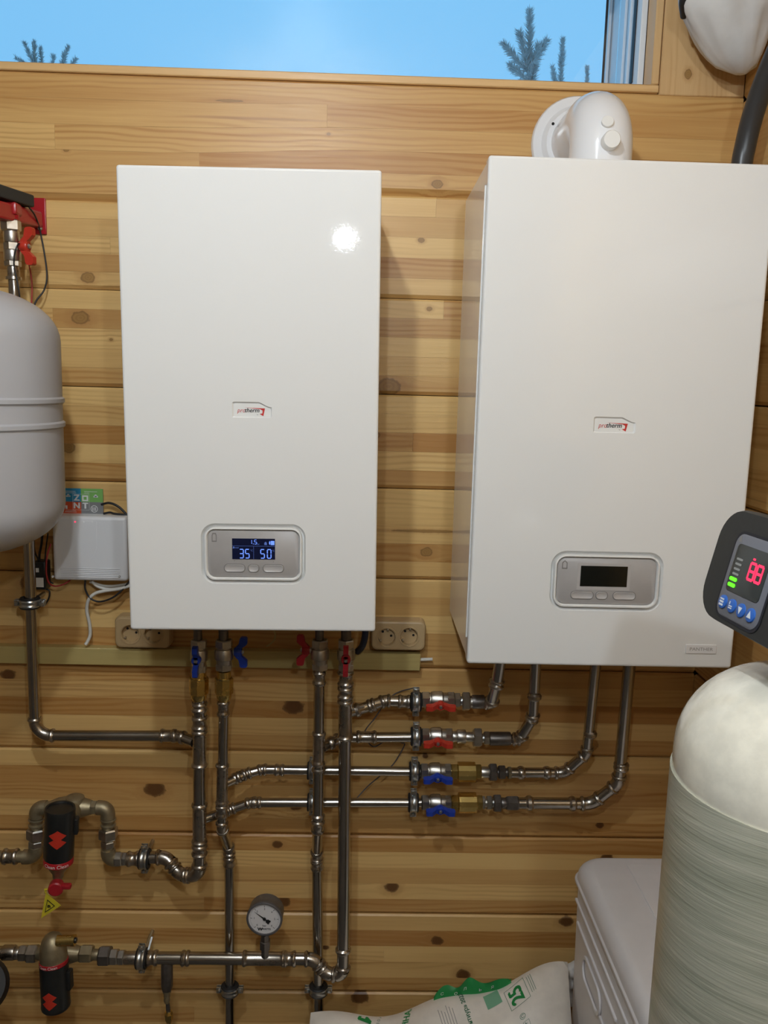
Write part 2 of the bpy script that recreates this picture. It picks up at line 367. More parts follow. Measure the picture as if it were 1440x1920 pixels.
for ti in range(len(tops)-1):
    zt_, zb_ = tops[ti], tops[ti+1]
    core = MB().box(((LX+RX)/2, .05, (zt_(0)+zb_(0))/2), (RX-LX, .008, zt_(0)-zb_(0)-.004)).obj('timber', 'seam', wall_back)
    nl = 5 if ti < len(tops)-2 else 2
    cbot = .013 if ti == 0 else .0075
    for li in range(nl):
        f0, f1 = li/nl, (li+1)/nl
        zb2 = lambda x, f=f0: zb_(x)+(zt_(x)-zb_(x))*f+(.0002 if f else .0003)
        zt2 = lambda x, f=f1: zb_(x)+(zt_(x)-zb_(x))*f-(0 if f < 1 else .0003)
        tone = TONES[ti][li]
        rr = random.Random(ti*31+li*7+5)
        kp = KN.get((ti, li))
        if kp:
            p = P(kp[0], kp[1], 0); rk = min(PXS(kp[2], 0), (zt2(p.x)-zb2(p.x))*.42); kz = min(max(p.z, zb2(p.x)+rk*.8), zt2(p.x)-rk*.8); knot = (p.x, kz, rk)
        else: knot = (rr.uniform(LX, RX), zb2(0)+(zt2(0)-zb2(0))*rr.uniform(.2, .8), rr.choice([0, 0, 0, 0, .0025, .004]))
        cuts = [LX]
        if (ti, li) == (2, 4): cuts.append(P(832, 575, 0).x)
        elif rr.random() < .55: cuts.append(rr.uniform(-.9, .6))
        cuts.append(RX)
        for ci in range(len(cuts)-1):
            tn = tone if ci == 0 else min(1, max(0, tone+rr.choice([-.22, .2, .3])))
            if (ti, li) == (2, 4): tn = (.06, .6)[ci]
            lamella(core, zb2, zt2, cuts[ci]+(.0001 if ci else 0), cuts[ci+1]-.0001, 'wood', tn, knot, cbot if li == 0 else 0, .004 if li == nl-1 else 0, nx=14 if ti < 2 else 1, y0=rr.uniform(0, .0003))['knot_stretch'] = float(kp[3]) if kp and len(kp) > 3 else 1.0
# side wall on the right, same courses
wall_right = struct(MB().box((RX+.045+.08, FY/2, CZ/2), (.16, -FY+.3, CZ)).obj('wall_right', 'seam', base=(RX+.1, FY/2, 0)))
zz = [CZ, 2.36, 2.17, 1.972]+SEAM+[0]
for ti in range(len(zz)-1):
    core = MB().box((RX+.048, FY/2, (zz[ti]+zz[ti+1])/2), (.008, -FY, zz[ti]-zz[ti+1]-.004)).obj('timber', 'seam', wall_right)
    nl = 5 if zz[ti]-zz[ti+1] > .15 else 2
    for li in range(nl):
        rr = random.Random(ti*17+li*3)
        zb2 = lambda x, f=li/nl: zz[ti+1]+(zz[ti]-zz[ti+1])*f+(.0002 if f else .0008)
        zt2 = lambda x, f=(li+1)/nl: zz[ti+1]+(zz[ti]-zz[ti+1])*f-(0 if f < 1 else .0008)
        lamella(core, zb2, zt2, FY, -.0005, 'woody', rr.uniform(.05, .6), (rr.uniform(FY, 0), zb2(0)+.018, rr.choice([0, .007])), .0075 if li == 0 else 0, .004 if li == nl-1 else 0, axis='y')
def plain(name, c, s, m):
    o = struct(MB().box(c, s).obj(name, m)); o['tone'] = .35; o['seed'] = 2.0; o['knot'] = [0., -5., 0.]; return o
plain('wall_left', (LX-.1, FY/2, CZ/2), (.2, -FY+.3, CZ), 'plain')
plain('wall_front', ((LX+RX)/2, FY-.1, CZ/2), (RX-LX+.5, .2, CZ), 'plain')
plain('floor', ((LX+RX)/2, FY/2, -.05), (RX-LX+.6, -FY+.5, .1), 'floor')
plain('ceiling', ((LX+RX)/2, FY/2, CZ+.05), (RX-LX+.6, -FY+.5, .1), 'ceil')
def trimboard(name, c, s, m, tone, seed, knot=(0., -9., 0.), bev=.002):
    o = struct(MB().box(c, s, bev=bev, seg=1).obj(name, m)); o['tone'] = tone; o['seed'] = seed; o['knot'] = list(knot); return o
sl = P(600, 148, -.006).z
ST = 2.192
trimboard('trim_1', ((WX0+.549)/2, .037, (SILLZ+ST)/2), (.549-WX0, .080, ST-SILLZ), 'sill', .2, 1.3)                 # sill board
jx0, jx1 = WX1, .549
trimboard('trim_2', ((jx0+jx1)/2-.001, .0225, (ST+WTOP+.02)/2), (jx1-jx0, .051, WTOP+.02-ST), 'woodz', .35, 4.2)         # jamb lining
kp = P(1290, 140, 0)
trimboard('trim_3', ((jx1+.0008+RX)/2, .022, (2.1745+CZ)/2), (RX-jx1-.0012, .046, CZ-2.1745), 'woodz', .30, 6.6, (kp.z, kp.x, .006))   # wide board beside window
trimboard('trim_4', ((WX0+.549)/2, .022, (WTOP+.02+CZ)/2), (.549-WX0, .046, CZ-WTOP-.02), 'sill', .4, 2.2)

# window: frame, gasket, glass and the outer reveal seen through the pane
win = bpy.data.objects.new('window_1', None); COL.objects.link(win); win.location = ((WX0+WX1)/2, .1, ST); WL[win.name] = V(win.location); struct(win)
gx1 = WX1-.004
fr = MB()
fr.box((gx1-.003, .0745, (ST+WTOP)/2), (.012, .050, WTOP-ST), bev=.0015)
fr.box((WX0+.03, .105, (ST+WTOP)/2), (.06, .07, WTOP-ST), bev=.002)
fr.box(((WX0+gx1)/2, .105, WTOP-.03), (gx1-WX0-.06, .068, .06), bev=.002)
fr.box(((WX0+gx1)/2, .105, ST-.004), (gx1-WX0-.06, .068, .016), bev=.002)
fr.obj('window_frame', 'pvc', win)
ga = MB(); ga.box((gx1-.0098, .088, (ST+WTOP)/2), (.0026, .016, WTOP-ST-.06)); ga.box((gx1-.0060, .3215, (ST+WTOP)/2), (.008, .003, WTOP-ST)); ga.obj('gasket', 'gasket', win)
MB().box(((WX0+gx1)/2, .092, (ST+WTOP)/2), (gx1-WX0-.08, .005, WTOP-ST-.02)).obj('pane', 'glass', win)
rv = MB(); rv.box((gx1+.007, .225, (ST+WTOP)/2), (.014, .24, WTOP-ST+.1)); rv.obj('outer_reveal', 'hscr2', win)
rs = MB()
for yy in (.135, .175, .30): rs.box((gx1-.006, yy, (ST+WTOP)/2), (.006, .012, WTOP-ST), bev=.001)
rs.obj('reveal_bead', 'hscr2', win)

# ------------------------------------------------------------------ outside
struct(MB().box((0, 30, -.6), (120, 59, .1)).obj('ground', 'snow', base=(0, 30, -.65)))
def candle(mb, p0, p1, nl, dens, rng):
    ax = (p1-p0); L = ax.length; ax.normalize(); up = V((0,0,1)); s = ax.cross(V((.3, .9, .2))).normalized(); t = ax.cross(s)
    for i in range(int(L*dens)):
        q = rng.random()**.8; a = rng.uniform(0, 6.283); rad = (s*math.cos(a)+t*math.sin(a))
        d = (rad*rng.uniform(.55, 1)+ax*rng.uniform(.5, 1.1)).normalized()*nl*rng.uniform(.7, 1.1)*(1.05-.35*q)
        b = p0+(p1-p0)*q; w_ = d.cross(V((rng.random(), rng.random(), rng.random()))).normalized()*.0065
        mb.add([b-w_, b+w_, b+d], [(0, 1, 2)])
def pine(name, label, Yd, base_px, trunk_top, cands, nl, seed, group='pine tops outside the window'):
    rng = random.Random(seed); top = P(*trunk_top, Yd); b = P(*base_px, Yd)
    root = thing(name, label, 'tree', (b.x, b.y, -.55), group)
    mb = MB().sweep([V((b.x, b.y, -.55)), b, top], [.07, .022, .006], 8); mb.obj('trunk', 'bark', root)
    nd = MB()
    for i, (x0, y0, x1, y1, dy) in enumerate(cands):
        p0 = P(x0, y0, Yd); p1 = P(x1, y1, Yd+dy)
        if (x0, y0) != tuple(base_px):
            MB().sweep([p0, p1], [.010, .004], 6).obj('branch', 'bark', root)
        candle(nd, p0, p1, nl*1.45, 800, rng)
    for k in range(10):   # lower whorls, below the sill line
        zz_ = 2.4-k*.28; a = rng.uniform(0, 6.28)
        for j in range(4):
            aa = a+j*1.57; p0 = V((b.x, b.y, zz_)); p1 = p0+V((math.cos(aa), math.sin(aa), .35))*(.25+k*.04)
            candle(nd, p0, p1, nl, 160, rng)
    o = nd.obj('needles', 'needle', root); o['kind'] = 'stuff'
pine('pine_tree', 'tallest hazy green pine top outside, with three upswept side shoots', 8.5, (990, 200), (993, 20),
     [(991, 190, 992, 100, 0), (992, 110, 993, 20, 0), (988, 135, 945, 82, .1), (989, 130, 974, 60, -.1), (996, 125, 1025, 76, .1), (994, 128, 1010, 85, -.1), (986, 150, 957, 122, .2), (995, 160, 1003, 122, -.2)], .08, 3)
pine('pine_tree', 'slim single-shoot pine top outside, right of the tallest one', 11.0, (1051, 210), (1054, 70), [(1051, 205, 1052, 110, 0), (1052, 130, 1055, 72, 0), (1045, 180, 1036, 126, .2)], .07, 4)
pine('pine_tree', 'tiny pine tip just above the sill near the window frame', 14.0, (1099, 215), (1101, 128), [(1099, 212, 1101, 126, 0)], .07, 5)
pine('pine_tree', 'twiggy pine crown low at the left end of the window', 9.0, (85, 190), (60, 80),
     [(70, 135, 46, 80, 0), (66, 120, 64, 78, .1), (60, 128, 30, 108, 0), (80, 140, 76, 90, .2), (95, 140, 100, 104, 0), (110, 140, 127, 88, .1), (125, 135, 142, 110, 0), (118, 125, 120, 100, 0)], .05, 6)

# ------------------------------------------------------------------ hanging bulbs (the room's lamps)
for (lp, strength, r, which) in LAMPS:
    lp = V(lp)
    root = thing('pendant_bulb', 'bare bulb hanging from the ceiling, the %s one of three' % which, 'lamp', (lp.x, lp.y, lp.z-r), 'bare bulbs')
    MB().sweep([lp+V((0, 0, r*1.9)), V((lp.x, lp.y, CZ))], .003, 8).obj('cord', 'cable_w', root)
    MB().lathe(lp+V((0, 0, r*.95)), lp+V((0, 0, r*2.2)), [(0, r*.45), (.1, r*.5), (.9, r*.5), (1, r*.3)], 16).obj('socket', 'white_pl', root)
    bm_ = NT('bulb_glow_'+which); bm_.b.inputs['Emission Color'].default_value = LAMP_COL+(1,); bm_.b.inputs['Emission Strength'].default_value = strength
    MB().lathe(lp-V((0, 0, r)), lp+V((0, 0, r)), [(.5-.5*math.cos(math.pi*k/12), max(.0005, r*math.sin(math.pi*k/12))) for k in range(13)], 20).obj('bulb', bm_.m, root)

# ------------------------------------------------------------------ boilers
def cut(o, cutters):
    for c in cutters:
        md = o.modifiers.new('cut', 'BOOLEAN'); md.operation = 'DIFFERENCE'; md.solver = 'EXACT'; md.object = c
    dg = bpy.context.evaluated_depsgraph_get(); dg.update()
    me = bpy.data.meshes.new_from_object(o.evaluated_get(dg)); o.modifiers.clear(); old = o.data; o.data = me; bpy.data.meshes.remove(old)
    for p in me.polygons: p.use_smooth = True
    me.set_sharp_from_angle(angle=math.radians(40))
    for p in me.polygons: p.use_smooth = p.area < 4e-4
    if not me.materials: me.materials.append(M['enamel'])
    for c in cutters: bpy.data.objects.remove(c)
def boiler(label, bl, W, H, yf, depth, roll, panel_px, badge_px, lit, plate=None, lip=False):
    ex = V((math.cos(roll), 0, math.sin(roll))); ez = V((-math.sin(roll), 0, math.cos(roll))); eo = V((0, -1, 0))
    bl = V((bl[0], yf, bl[1]))
    def L(u, v, d=0): return bl+ex*u+ez*v+eo*d
    def uv(px, py): q = P(px, py, yf)-bl; return q.dot(ex), q.dot(ez)
    root = thing('wall_boiler', label, 'boiler', L(W/2, 0, -depth/2), 'white wall boilers')
    ft = .028
    MB().box(L(W/2, H/2, -depth/2-ft/2), (W-.004, depth-ft, H-.004), ex, V((0, 1, 0)), ez, bev=.003).obj('casing', 'side', root)
    fp = MB().box(L(W/2, H/2, -ft/2), (W, ft, H), ex, V((0, 1, 0)), ez, bev=.0045, seg=3).obj('front_panel', 'enamel', root)
    if lip:
        MB().box(L(-.0005, H*.5, -.020), (.003, .0035, H*.90), ex, V((0, 1, 0)), ez, bev=.001).obj('edge_strip', 'enamel', root)
    # recessed badge
    (x0, y0), (x1, y1) = badge_px; u0, v1 = uv(x0, y0); u1, v0 = uv(x1, y1); w_, h_ = u1-u0, v1-v0
    out = [(0, 0), (w_*.04, -h_*.03), (w_*.96, -h_*.03), (w_, h_*.06), (w_, h_*.66), (w_*.92, h_*.70), (w_*.84, h_*.78), (w_*.74, h_*.92), (w_*.68, h_), (w_*.04, h_), (0, h_*.94)]
    cx, cy = w_/2, h_*.45
    sh = lambda s: [L(u0+cx+(a-cx)*(1-s*1.0)-0, v0+cy+(b-cy)*(1-s*2.2), 0) for a, b in out]
    c1 = MB().loops([[p+eo*.004 for p in sh(0)], [p for p in sh(0)], [p-eo*.003 for p in sh(.07)]], True, True).obj('c1', 'enamel', base=(0, 0, 0))
    # recessed control panel
    (x0, y0), (x1, y1) = panel_px; a0, b1 = uv(x0, y0); a1, b0 = uv(x1, y1); pw, ph = a1-a0, b1-b0; pc = ((a0+a1)/2, (b0+b1)/2)
    def ring(w, h, r, d): return [L(pc[0]+x, pc[1]+y, d) for x, y in rrect(w, h, r, 8)]
    R0 = pw*.135
    c2 = MB().loops([ring(pw, ph, R0, .004), ring(pw, ph, R0, 0), ring(pw-.008, ph-.008, R0-.004, -.009)], True, True).obj('c2', 'enamel', base=(0, 0, 0))
    cut(fp, [c1, c2])
    # badge print
    bg = MB().prism([(a, b) for a, b in [(w_*.05, h_*.05), (w_*.95, h_*.05), (w_*.95, h_*.58), (w_*.83, h_*.66), (w_*.68, h_*.86), (w_*.05, h_*.86)]], L(u0, v0, -.0031), ex, ez, .0006, eo).obj('badge', 'enamel_in', root)
    fn = lambda ox, oy: (lambda x, y, e=0: L(u0+ox+x, v0+oy+y, -.0022+e))
    th = w_*.155
    t1 = MB(); add_text(t1, 'pro', th, fn(w_*.235, h_*.43), .22, .92)
    pg = [(w_*.30, h_*.62), (w_*.82, h_*.585), (w_*.78, h_*.08), (w_*.685, h_*.22), (w_*.755, h_*.26), (w_*.76, h_*.44), (w_*.70, h_*.535)]
    t1.prism([pg[0], (w_*.66, h_*.60), pg[1], pg[2], pg[3], pg[4], pg[5], pg[6]][::-1], L(u0, v0, -.0024), ex, ez, .0002, eo)
    t1.obj('red_lettering', 'red_print', bg)
    t2 = MB(); add_text(t2, 'therm', th, fn(w_*.50, h_*.44), .22, .98, bold=w_*.003)
    t2.prism([(w_*.60, h_*.20), (w_*.64, h_*.15), (w_*.655, h_*.17)], L(u0, v0, -.0024), ex, ez, .0002, eo)
    t2.obj('black_lettering', 'black_print', bg)
    # control panel
    cp = MB().loops([ring(pw-.0115, ph-.0115, R0-.0055, -.0092), ring(pw-.0115, ph-.0115, R0-.0055, -.002), ring(pw-.0135, ph-.0135, R0-.007, .0016), ring(pw-.0180, ph-.0180, R0-.009, .0020), ring(pw-.0215, ph-.0215, R0-.0105, -.0010), ring(pw-.0225, ph-.0225, R0-.011, -.0040)], False, True).obj('control_panel', 'enamel_in', root)
    fw, fh = pw-.0235, ph-.0235
    MB().loops([ring(fw, fh, R0-.0108, -.0024), ring(fw, fh, R0-.0108, -.0012), ring(fw-.001, fh-.001, R0-.0112, -.0008)], True, True).obj('fascia', 'grey', cp)
    def Fp(x, y, d=0): return L(pc[0]+x*fw/2, pc[1]+y*fh/2, -.0008+d)
    sw, shh = fw*.475, fh*.445; scx, scy = .005, .22
    if not lit: MB().prism([(x*sw*1.14, y*shh*1.32-.001) for x, y in ((-.5, -.5), (.5, -.5), (.5, .5), (-.5, .5))], Fp(-.06, .22), ex, ez, .0004, eo).obj('display_window', 'greyb', cp); scx = -.06
    dp = MB().prism([(-sw/2, -shh/2), (sw/2, -shh/2), (sw/2, shh/2), (-sw/2, shh/2)], Fp(scx, scy), ex, ez, .0008, eo).obj('display', 'screenb' if lit else 'screen', cp)
    if lit:
        o = Fp(scx, scy, .0009)
        def bar(mb, x0, y0, x1, y1, w):
            a = V((x0, y0)); b = V((x1, y1)); t = (b-a).normalized()*.0; nn = V((-(b-a).y, (b-a).x)).normalized()*w/2
            mb.prism([tuple(a-nn), tuple(b-nn), tuple(b+nn), tuple(a+nn)], o, ex, ez, .0001, eo)
        SEG = {'0': 'abcdef', '1': 'bc', '3': 'abcdg', '5': 'acdfg'}
        def digit(mb, ch, x, y, w, h, t):
            p = {'a': (0, 1, 1, 1), 'b': (1, .5, 1, 1), 'c': (1, 0, 1, .5), 'd': (0, 0, 1, 0), 'e': (0, 0, 0, .5), 'f': (0, .5, 0, 1), 'g': (0, .5, 1, .5)}
            for k in SEG[ch]:
                a, b, c, d = p[k]; sx, sy = (.06, 0) if b == d else (0, .04)
                bar(mb, x+(a+sx)*w, y+(b+sy)*h, x+(c-sx)*w, y+(d-sy)*h, t)
        d1 = MB(); hh = shh*.42; ww = sw*.085; tt = sw*.022
        for ch, xx in (('3', -.325), ('5', -.19), ('5', .165), ('0', .32)): digit(d1, ch, sw*xx, -shh*.44, ww, hh, tt)
        for ch, xx in (('1', -.095), ('5', .02)): digit(d1, ch, sw*xx, shh*.24, ww*.62, shh*.20, tt*.6)
        d1.prism([(sw*.40, shh*.20), (sw*.485, shh*.20), (sw*.485, shh*.40), (sw*.40, shh*.40)], o, ex, ez, .0001, eo)
        d1.prism([(sw*.365, shh*.22), (sw*.385, shh*.22), (sw*.392, shh*.32), (sw*.375, shh*.41), (sw*.358, shh*.31)], o, ex, ez, .0001, eo)
        d1.prism(circ(tt*.45, 8), o+ex*(sw*-.005)+ez*(shh*.245), ex, ez, .0001, eo)
        d1.obj('digits', 'seg', dp)
        d2 = MB(); bar(d2, -sw/2, shh*.14, sw/2, shh*.14, .0004); bar(d2, 0, -shh/2, 0, shh*.14, .0004)
        f2 = lambda x, y, e=0: o+ex*x+ez*y+eo*e
        add_text(d2, 'bar', shh*.10, lambda x, y, e=0: f2(x+sw*.11, y+shh*.24, e))
        add_text(d2, '°C', shh*.12, lambda x, y, e=0: f2(x-sw*.05, y-shh*.08, e)); add_text(d2, '°C', shh*.12, lambda x, y, e=0: f2(x+sw*.455, y-shh*.08, e))
        d2.prism([(sw*.25, shh*.20), (sw*.31, shh*.20), (sw*.31, shh*.30), (sw*.28, shh*.36), (sw*.25, shh*.30)], o, ex, ez, .0001, eo)
        d2.prism([(-sw*.49, shh*.02), (-sw*.45, shh*.02), (-sw*.44, shh*.07), (-sw*.47, shh*.12)], o, ex, ez, .0001, eo)
        for k in range(4): bar(d2, sw*(-.43+k*.022), shh*.05, sw*(-.415+k*.022), shh*.05, .0012)
        d2.obj('screen_symbols', 'segdim', dp)
    for (bx, bw) in ((-.42, .225), (0.0 if lit else -.02, .115), (.44, .225)):
        if not lit: bx -= .06 if bx else .06
        q = [rrect(fw*bw-k, fh*.155-k, (fh*.155-k)*.48, 5) for k in (0, .001, .0024)]
        o = Fp(bx, -.62)
        bt_ = MB().loops([[o+ex*x+ez*y+eo*d for x, y in lp] for lp, d in zip(q, (0, .0016, .0011))], False, True).obj('button', 'greyb', cp)
        MB().loops([[o+ex*x+ez*y+eo*.00015 for x, y in rrect(fw*bw+.0026, fh*.155+.0026, (fh*.155+.0026)*.48, 5)]], False, True).obj('button_groove', 'icon', cp)
    o = Fp(-.865, .70); ow = fw*.055; oh = fh*.19
    arch = [(-ow/2, -oh/2), (ow/2, -oh/2), (ow/2, oh*.22), (0 if not lit else ow*.35, oh*.5), (0 if not lit else -ow*.35, oh*.5), (-ow/2, oh*.22)]
    ic = MB(); inner = [(x*.66, y*.74) for x, y in arch]; n = len(arch)
    ic.add([o+ex*x+ez*y+eo*.0003 for x, y in arch+inner], [(i, (i+1) % n, n+(i+1) % n, n+i) for i in range(n)]); ic.obj('icon', 'icon', cp)
    if lit:
        dd = MB()
        for bx, by in ((-.42, -.30), (.44, -.33)): dd.prism(circ(.0008, 8), Fp(bx, by), ex, ez, .0002, eo)
        dd.obj('indicator_dots', 'icon', cp)
    if plate:
        (x0, y0), (x1, y1) = plate; u0, v1 = uv(x0, y0); u1, v0 = uv(x1, y1); o = L((u0+u1)/2, (v0+v1)/2, 0)
        pl = MB().box(o, (u1-u0, .003, v1-v0), ex, V((0, 1, 0)), ez, bev=.0008).obj('name_plate', 'white_pl', root)
        t = MB(); add_text(t, 'PANTHER', (v1-v0)*.50, lambda x, y, e=0: o+ex*x+ez*y+eo*(.0017+e), 0, 1.15); t.obj('plate_lettering', 'grey_print', pl)
    return root, L
YL, YR = -.340, -.3475
boilL, LL = boiler('left white wall boiler with a lit blue display showing 35 and 50', (-.3827, 1.1973), .4094, .740, YL, .30, .0111, ((376, 981), (573, 1096)), ((435, 753), (510, 783)), True)
boilR, LR = boiler('larger right white wall boiler with a blank dark display and small name plate', (.1824, 1.1515), .4507, .816, YR, .323, 0.0, ((1035, 1032), (1238, 1148)), ((1114, 781), (1191, 812)), False, ((1286, 1208), (1342, 1226)), True)

# flue elbow on the right boiler
exx = P(1124, 295, -.18).x; ye = -.185; zc = 2.078; rf = .053; ztop = 1.9675
root = thing('flue_elbow', 'white flue elbow on top of the right boiler, turning into the wall', 'flue', (exx, ye, ztop))
br = .058
pts = [V((exx, ye, ztop+.0005)), V((exx, ye, zc-br))]+[V((exx, ye+br-br*math.cos(math.pi/2*k/12), zc-br+br*math.sin(math.pi/2*k/12))) for k in range(1, 13)]+[V((exx, -.02, zc))]
MB().sweep(pts, [rf]*len(pts), 40).obj('elbow', 'flue', root)
MB().lathe((exx, -.001, zc), (exx, -.02, zc), [(0, .088), (.25, .088), (.45, .0855), (.5, .070), (.75, .066), (1, .062), (1, .05)], 48).obj('wall_rosette', 'flue', root)
MB().lathe((exx, ye, ztop), (exx, ye, ztop+.018), [(0, .060), (.8, .060), (1, .055)], 40).obj('collar', 'flue', root)
def cap_on(px, py, rpx, h, label):
    # outward normal from the bend centre line
    d = (P(px, py, -.24)-CAM).normalized(); p = CAM.copy(); best = None
    for k in range(2500):
        q = CAM+d*(1.2+k*.0004)
        dm = min((q-c).length for c in pts)
        if dm < rf+.0005: best = q; break
    if best is None: best = P(px, py, -.235)
    c = min(pts, key=lambda c: (best-c).length); n = (best-c).normalized(); r = rpx*(best.y-CAM.y)/FPX
    b = best-n*.006
    MB().lathe(b, best+n*h, [(0, r*.98), (.9, r), (1, r*.9)], 28).obj('port_cap', 'cap', root, label=label)
cap_on(1139, 229, 11, .004, 'small flat white plug'); cap_on(1143, 266, 16, .016, 'round white measuring port cap')
MB().lathe(P(1037, 232, -.0185), P(1037, 232, -.0215), [(0, .0028), (1, .0028)], 10).obj('screw_hole', 'darkhole', root)

# grey conduit behind the right boiler
x_c = P(1391, 300, -.14).x
cp_ = [V((x_c, -.14, 1.70)), V((x_c, -.14, 1.98)), V((x_c+.003, -.143, 2.05)), V((x_c+.006, -.165, 2.11)), V((x_c+.010, -.205, 2.165)), V((x_c+.012, -.27, 2.215)), V((x_c+.012, -.36, 2.25)), V((x_c+.012, -.47, 2.27))]
o = MB().sweep(catmull(cp_, 8), .0185, 24).obj('conduit_pipe', 'conduit'); tag(o, 'dark grey bent plastic pipe rising behind the right boiler', 'pipe')

# white cloth bag in the upper right corner
def bag():
    mb = MB(); rng = random.Random(2); n, mrow = 40, 26; c = P(1368, 40, -.11); L = []
    tip = P(1408, 122, -.12)
    for i in range(mrow+1):
        t = i/mrow; z = tip.z+t*.36; q = t*.36
        rx = (.010+.074*min(1, (q/.10)**.5))*(1 if q < .16 else max(.16, 1-(q-.16)*4.4)); ry = rx*.72
        cx = tip.x+(c.x-.004-tip.x)*min(1, (q/.09)**.8); cy = -.075-.028*min(1, q/.1)
        lp = []
        for k in range(n):
            a = 2*math.pi*k/n; wv = 1+.05*math.sin(3*a+q*30)+.035*math.sin(7*a-q*45)+.03*math.sin(11*a+q*18)
            x = min(cx+rx*wv*math.cos(a), RX-.002); lp.append(V((x, min(-.006, cy+ry*wv*math.sin(a)), z)))
        L.append(lp)
    mb.loops(L, True, True); root = mb.obj('cloth_bag', 'cloth', angle=70)
    tag(root, 'crumpled white cloth bag hanging in the upper right corner', 'bag')
    a = P(1283, 2, -.12)
    MB().sweep(catmull([a+V((.012, .03, -.012)), a+V((-.002, 0, .0)), a+V((.004, -.004, .02)), a+V((.03, .03, .06))], 6), .007, 10).obj('black_strap', 'rubber', root)
    MB().sweep([V((c.x, -.10, tip.z+.34)), V((c.x, -.06, tip.z+.40)), V((c.x, .0, tip.z+.40))], .004, 8).obj('hook', 'dsteel', root)
bag()

# ------------------------------------------------------------------ pipework helpers
def sleeve(mb, p0, p1, r, ends=(1, 1)):
    p0 = V(p0); p1 = V(p1); L = (p1-p0).length
    a = r*1.09; q = .0035/L
    if L < .016: prof = [(0, r*1.02), (.1, a), (.28, r*1.28), (.72, r*1.28), (.9, a), (1, r*1.02)]
    else:
        prof = []
        prof += [(0, r*1.02), (0, r*1.12), (q*.5, r*1.26), (q*1.5, r*1.30), (q*2.4, r*1.14), (q*3.2, a)] if ends[0] else [(0, a)]
        prof += [(1-q*3.2, a), (1-q*2.4, r*1.14), (1-q*1.5, r*1.30), (1-q*.5, r*1.26), (1, r*1.12), (1, r*1.02)] if ends[1] else [(1, a)]
    return mb.lathe(p0, p1, prof, 22)
def elbow_mesh(arc, d0, d1, r, ext):
    pts = []; rad = []
    def e(p, d, order):
        seq = [(ext, 1.03), (ext, 1.13), (ext-.0018, 1.27), (ext-.0046, 1.30), (ext-.0072, 1.14), (ext-.0095, 1.10)]
        if not order: seq = seq[::-1]
        for t, k in seq: pts.append(p+d*t); rad.append(r*k)
    e(arc[0], d0, True)
    for p in arc: pts.append(p); rad.append(r*1.10)
    e(arc[-1], d1, False)
    return MB().sweep(pts, rad, 22)
def pipe(label, pts, r, bend=None, sleeves=(), ext=.016, m='steel', cat='pipe', group='steel heating pipes', elbows=True, extra=None, name='heating_pipe'):
    W3 = [P(*p) for p in pts]; poly, arcs = fillet(W3, bend or r*2.3)
    lo = min(W3, key=lambda p: p.z)
    root = thing(name, label, cat, lo, group)
    MB().sweep(poly, r, 22).obj('tube', m, root)
    if elbows:
        for arc, d0, d1, tot in arcs:
            if tot > .25: elbow_mesh(arc, d0, d1, r, ext).obj('elbow', 'press', root)
    for s in sleeves:
        (x0, y0, x1, y1, Y) = s[:5]; rr = s[5] if len(s) > 5 else r; nm = s[6] if len(s) > 6 else 'coupling'
        sleeve(MB(), P(x0, y0, Y), P(x1, y1, Y), rr).obj(nm, 'press', root)
    return root
def hexa(p0, p1, r, m, root, nm='hex_nut'):
    return MB().lathe(p0, p1, [(0, r*.88), (.12, r), (.88, r), (1, r*.88)], 6, flat=1).obj(nm, m, root, angle=20)
def handle(root, o, ax, wd, m, k=1.0):
    ax = V(ax).normalized(); wd = V(wd).normalized(); tg = ax.cross(wd).normalized(); o = V(o)
    mb = MB().lathe(o+ax*.003*k, o+ax*.019*k, [(0, .0085*k), (.15, .0098*k), (.85, .0098*k), (1, .008*k)], 18)
    for s in (1, -1):
        pr = [(.004, .005), (.010, .006), (.0165, .0125), (.030, .015), (.0325, .018), (.0325, .027), (.030, .030), (.0185, .030), (.0135, .025), (.009, .019), (.004, .019)]
        pr = [(a*s*k, b*k) for a, b in pr]
        mb.prism(pr, o-tg*.0052*k, wd, ax, .0104*k, tg)
    h = mb.obj('handle', m, root)
    MB().lathe(o+ax*.018*k, o+ax*.0225*k, [(0, .0046*k), (.6, .0046*k), (1, .003*k)], 6).obj('bolt', 'zinc', h)
    MB().lathe(o-ax*.012*k, o+ax*.004*k, [(0, .006*k), (1, .006*k)], 12).obj('stem', 'nickel', root)
def valve(label, p0, p1, r, ax, wd, hm, group, hoff=.0, k=1.0, hpos=.5, m='nickel'):
    p0 = V(p0); p1 = V(p1); root = thing('ball_valve', label, 'valve', (p0+p1)/2, group); d = p1-p0
    MB().lathe(p0, p1, [(0, r*.85), (.03, r*.95), (.28, r*.95), (.30, r*1.08), (.38, r*1.18), (.62, r*1.18), (.66, r*1.0), (.70, r*.98), (.97, r*.95), (1, r*.85)], 24).obj('body', m, root)
    hexa(p0, p0+d*.26, r*1.12, m, root, 'hex_end'); hexa(p0+d*.78, p1, r*1.10, m, root, 'hex_end')
    handle(root, p0+d*hpos+V(ax).normalized()*(r*1.1+hoff), ax, wd, hm, k)
    return root
def check_valve(label, p0, p1, r, group):
    p0 = V(p0); p1 = V(p1); d = p1-p0; root = thing('check_valve', label, 'valve', (p0+p1)/2, group)
    hexa(p0, p0+d*.24, r*.82, 'brass', root, 'hex_end'); hexa(p0+d*.80, p1, r*.80, 'brass', root, 'hex_end')
    MB().lathe(p0+d*.22, p0+d*.82, [(0, r*.8), (.03, r), (.97, r), (1, r*.8)], 12).obj('body', 'brass', root, angle=20)
    return root
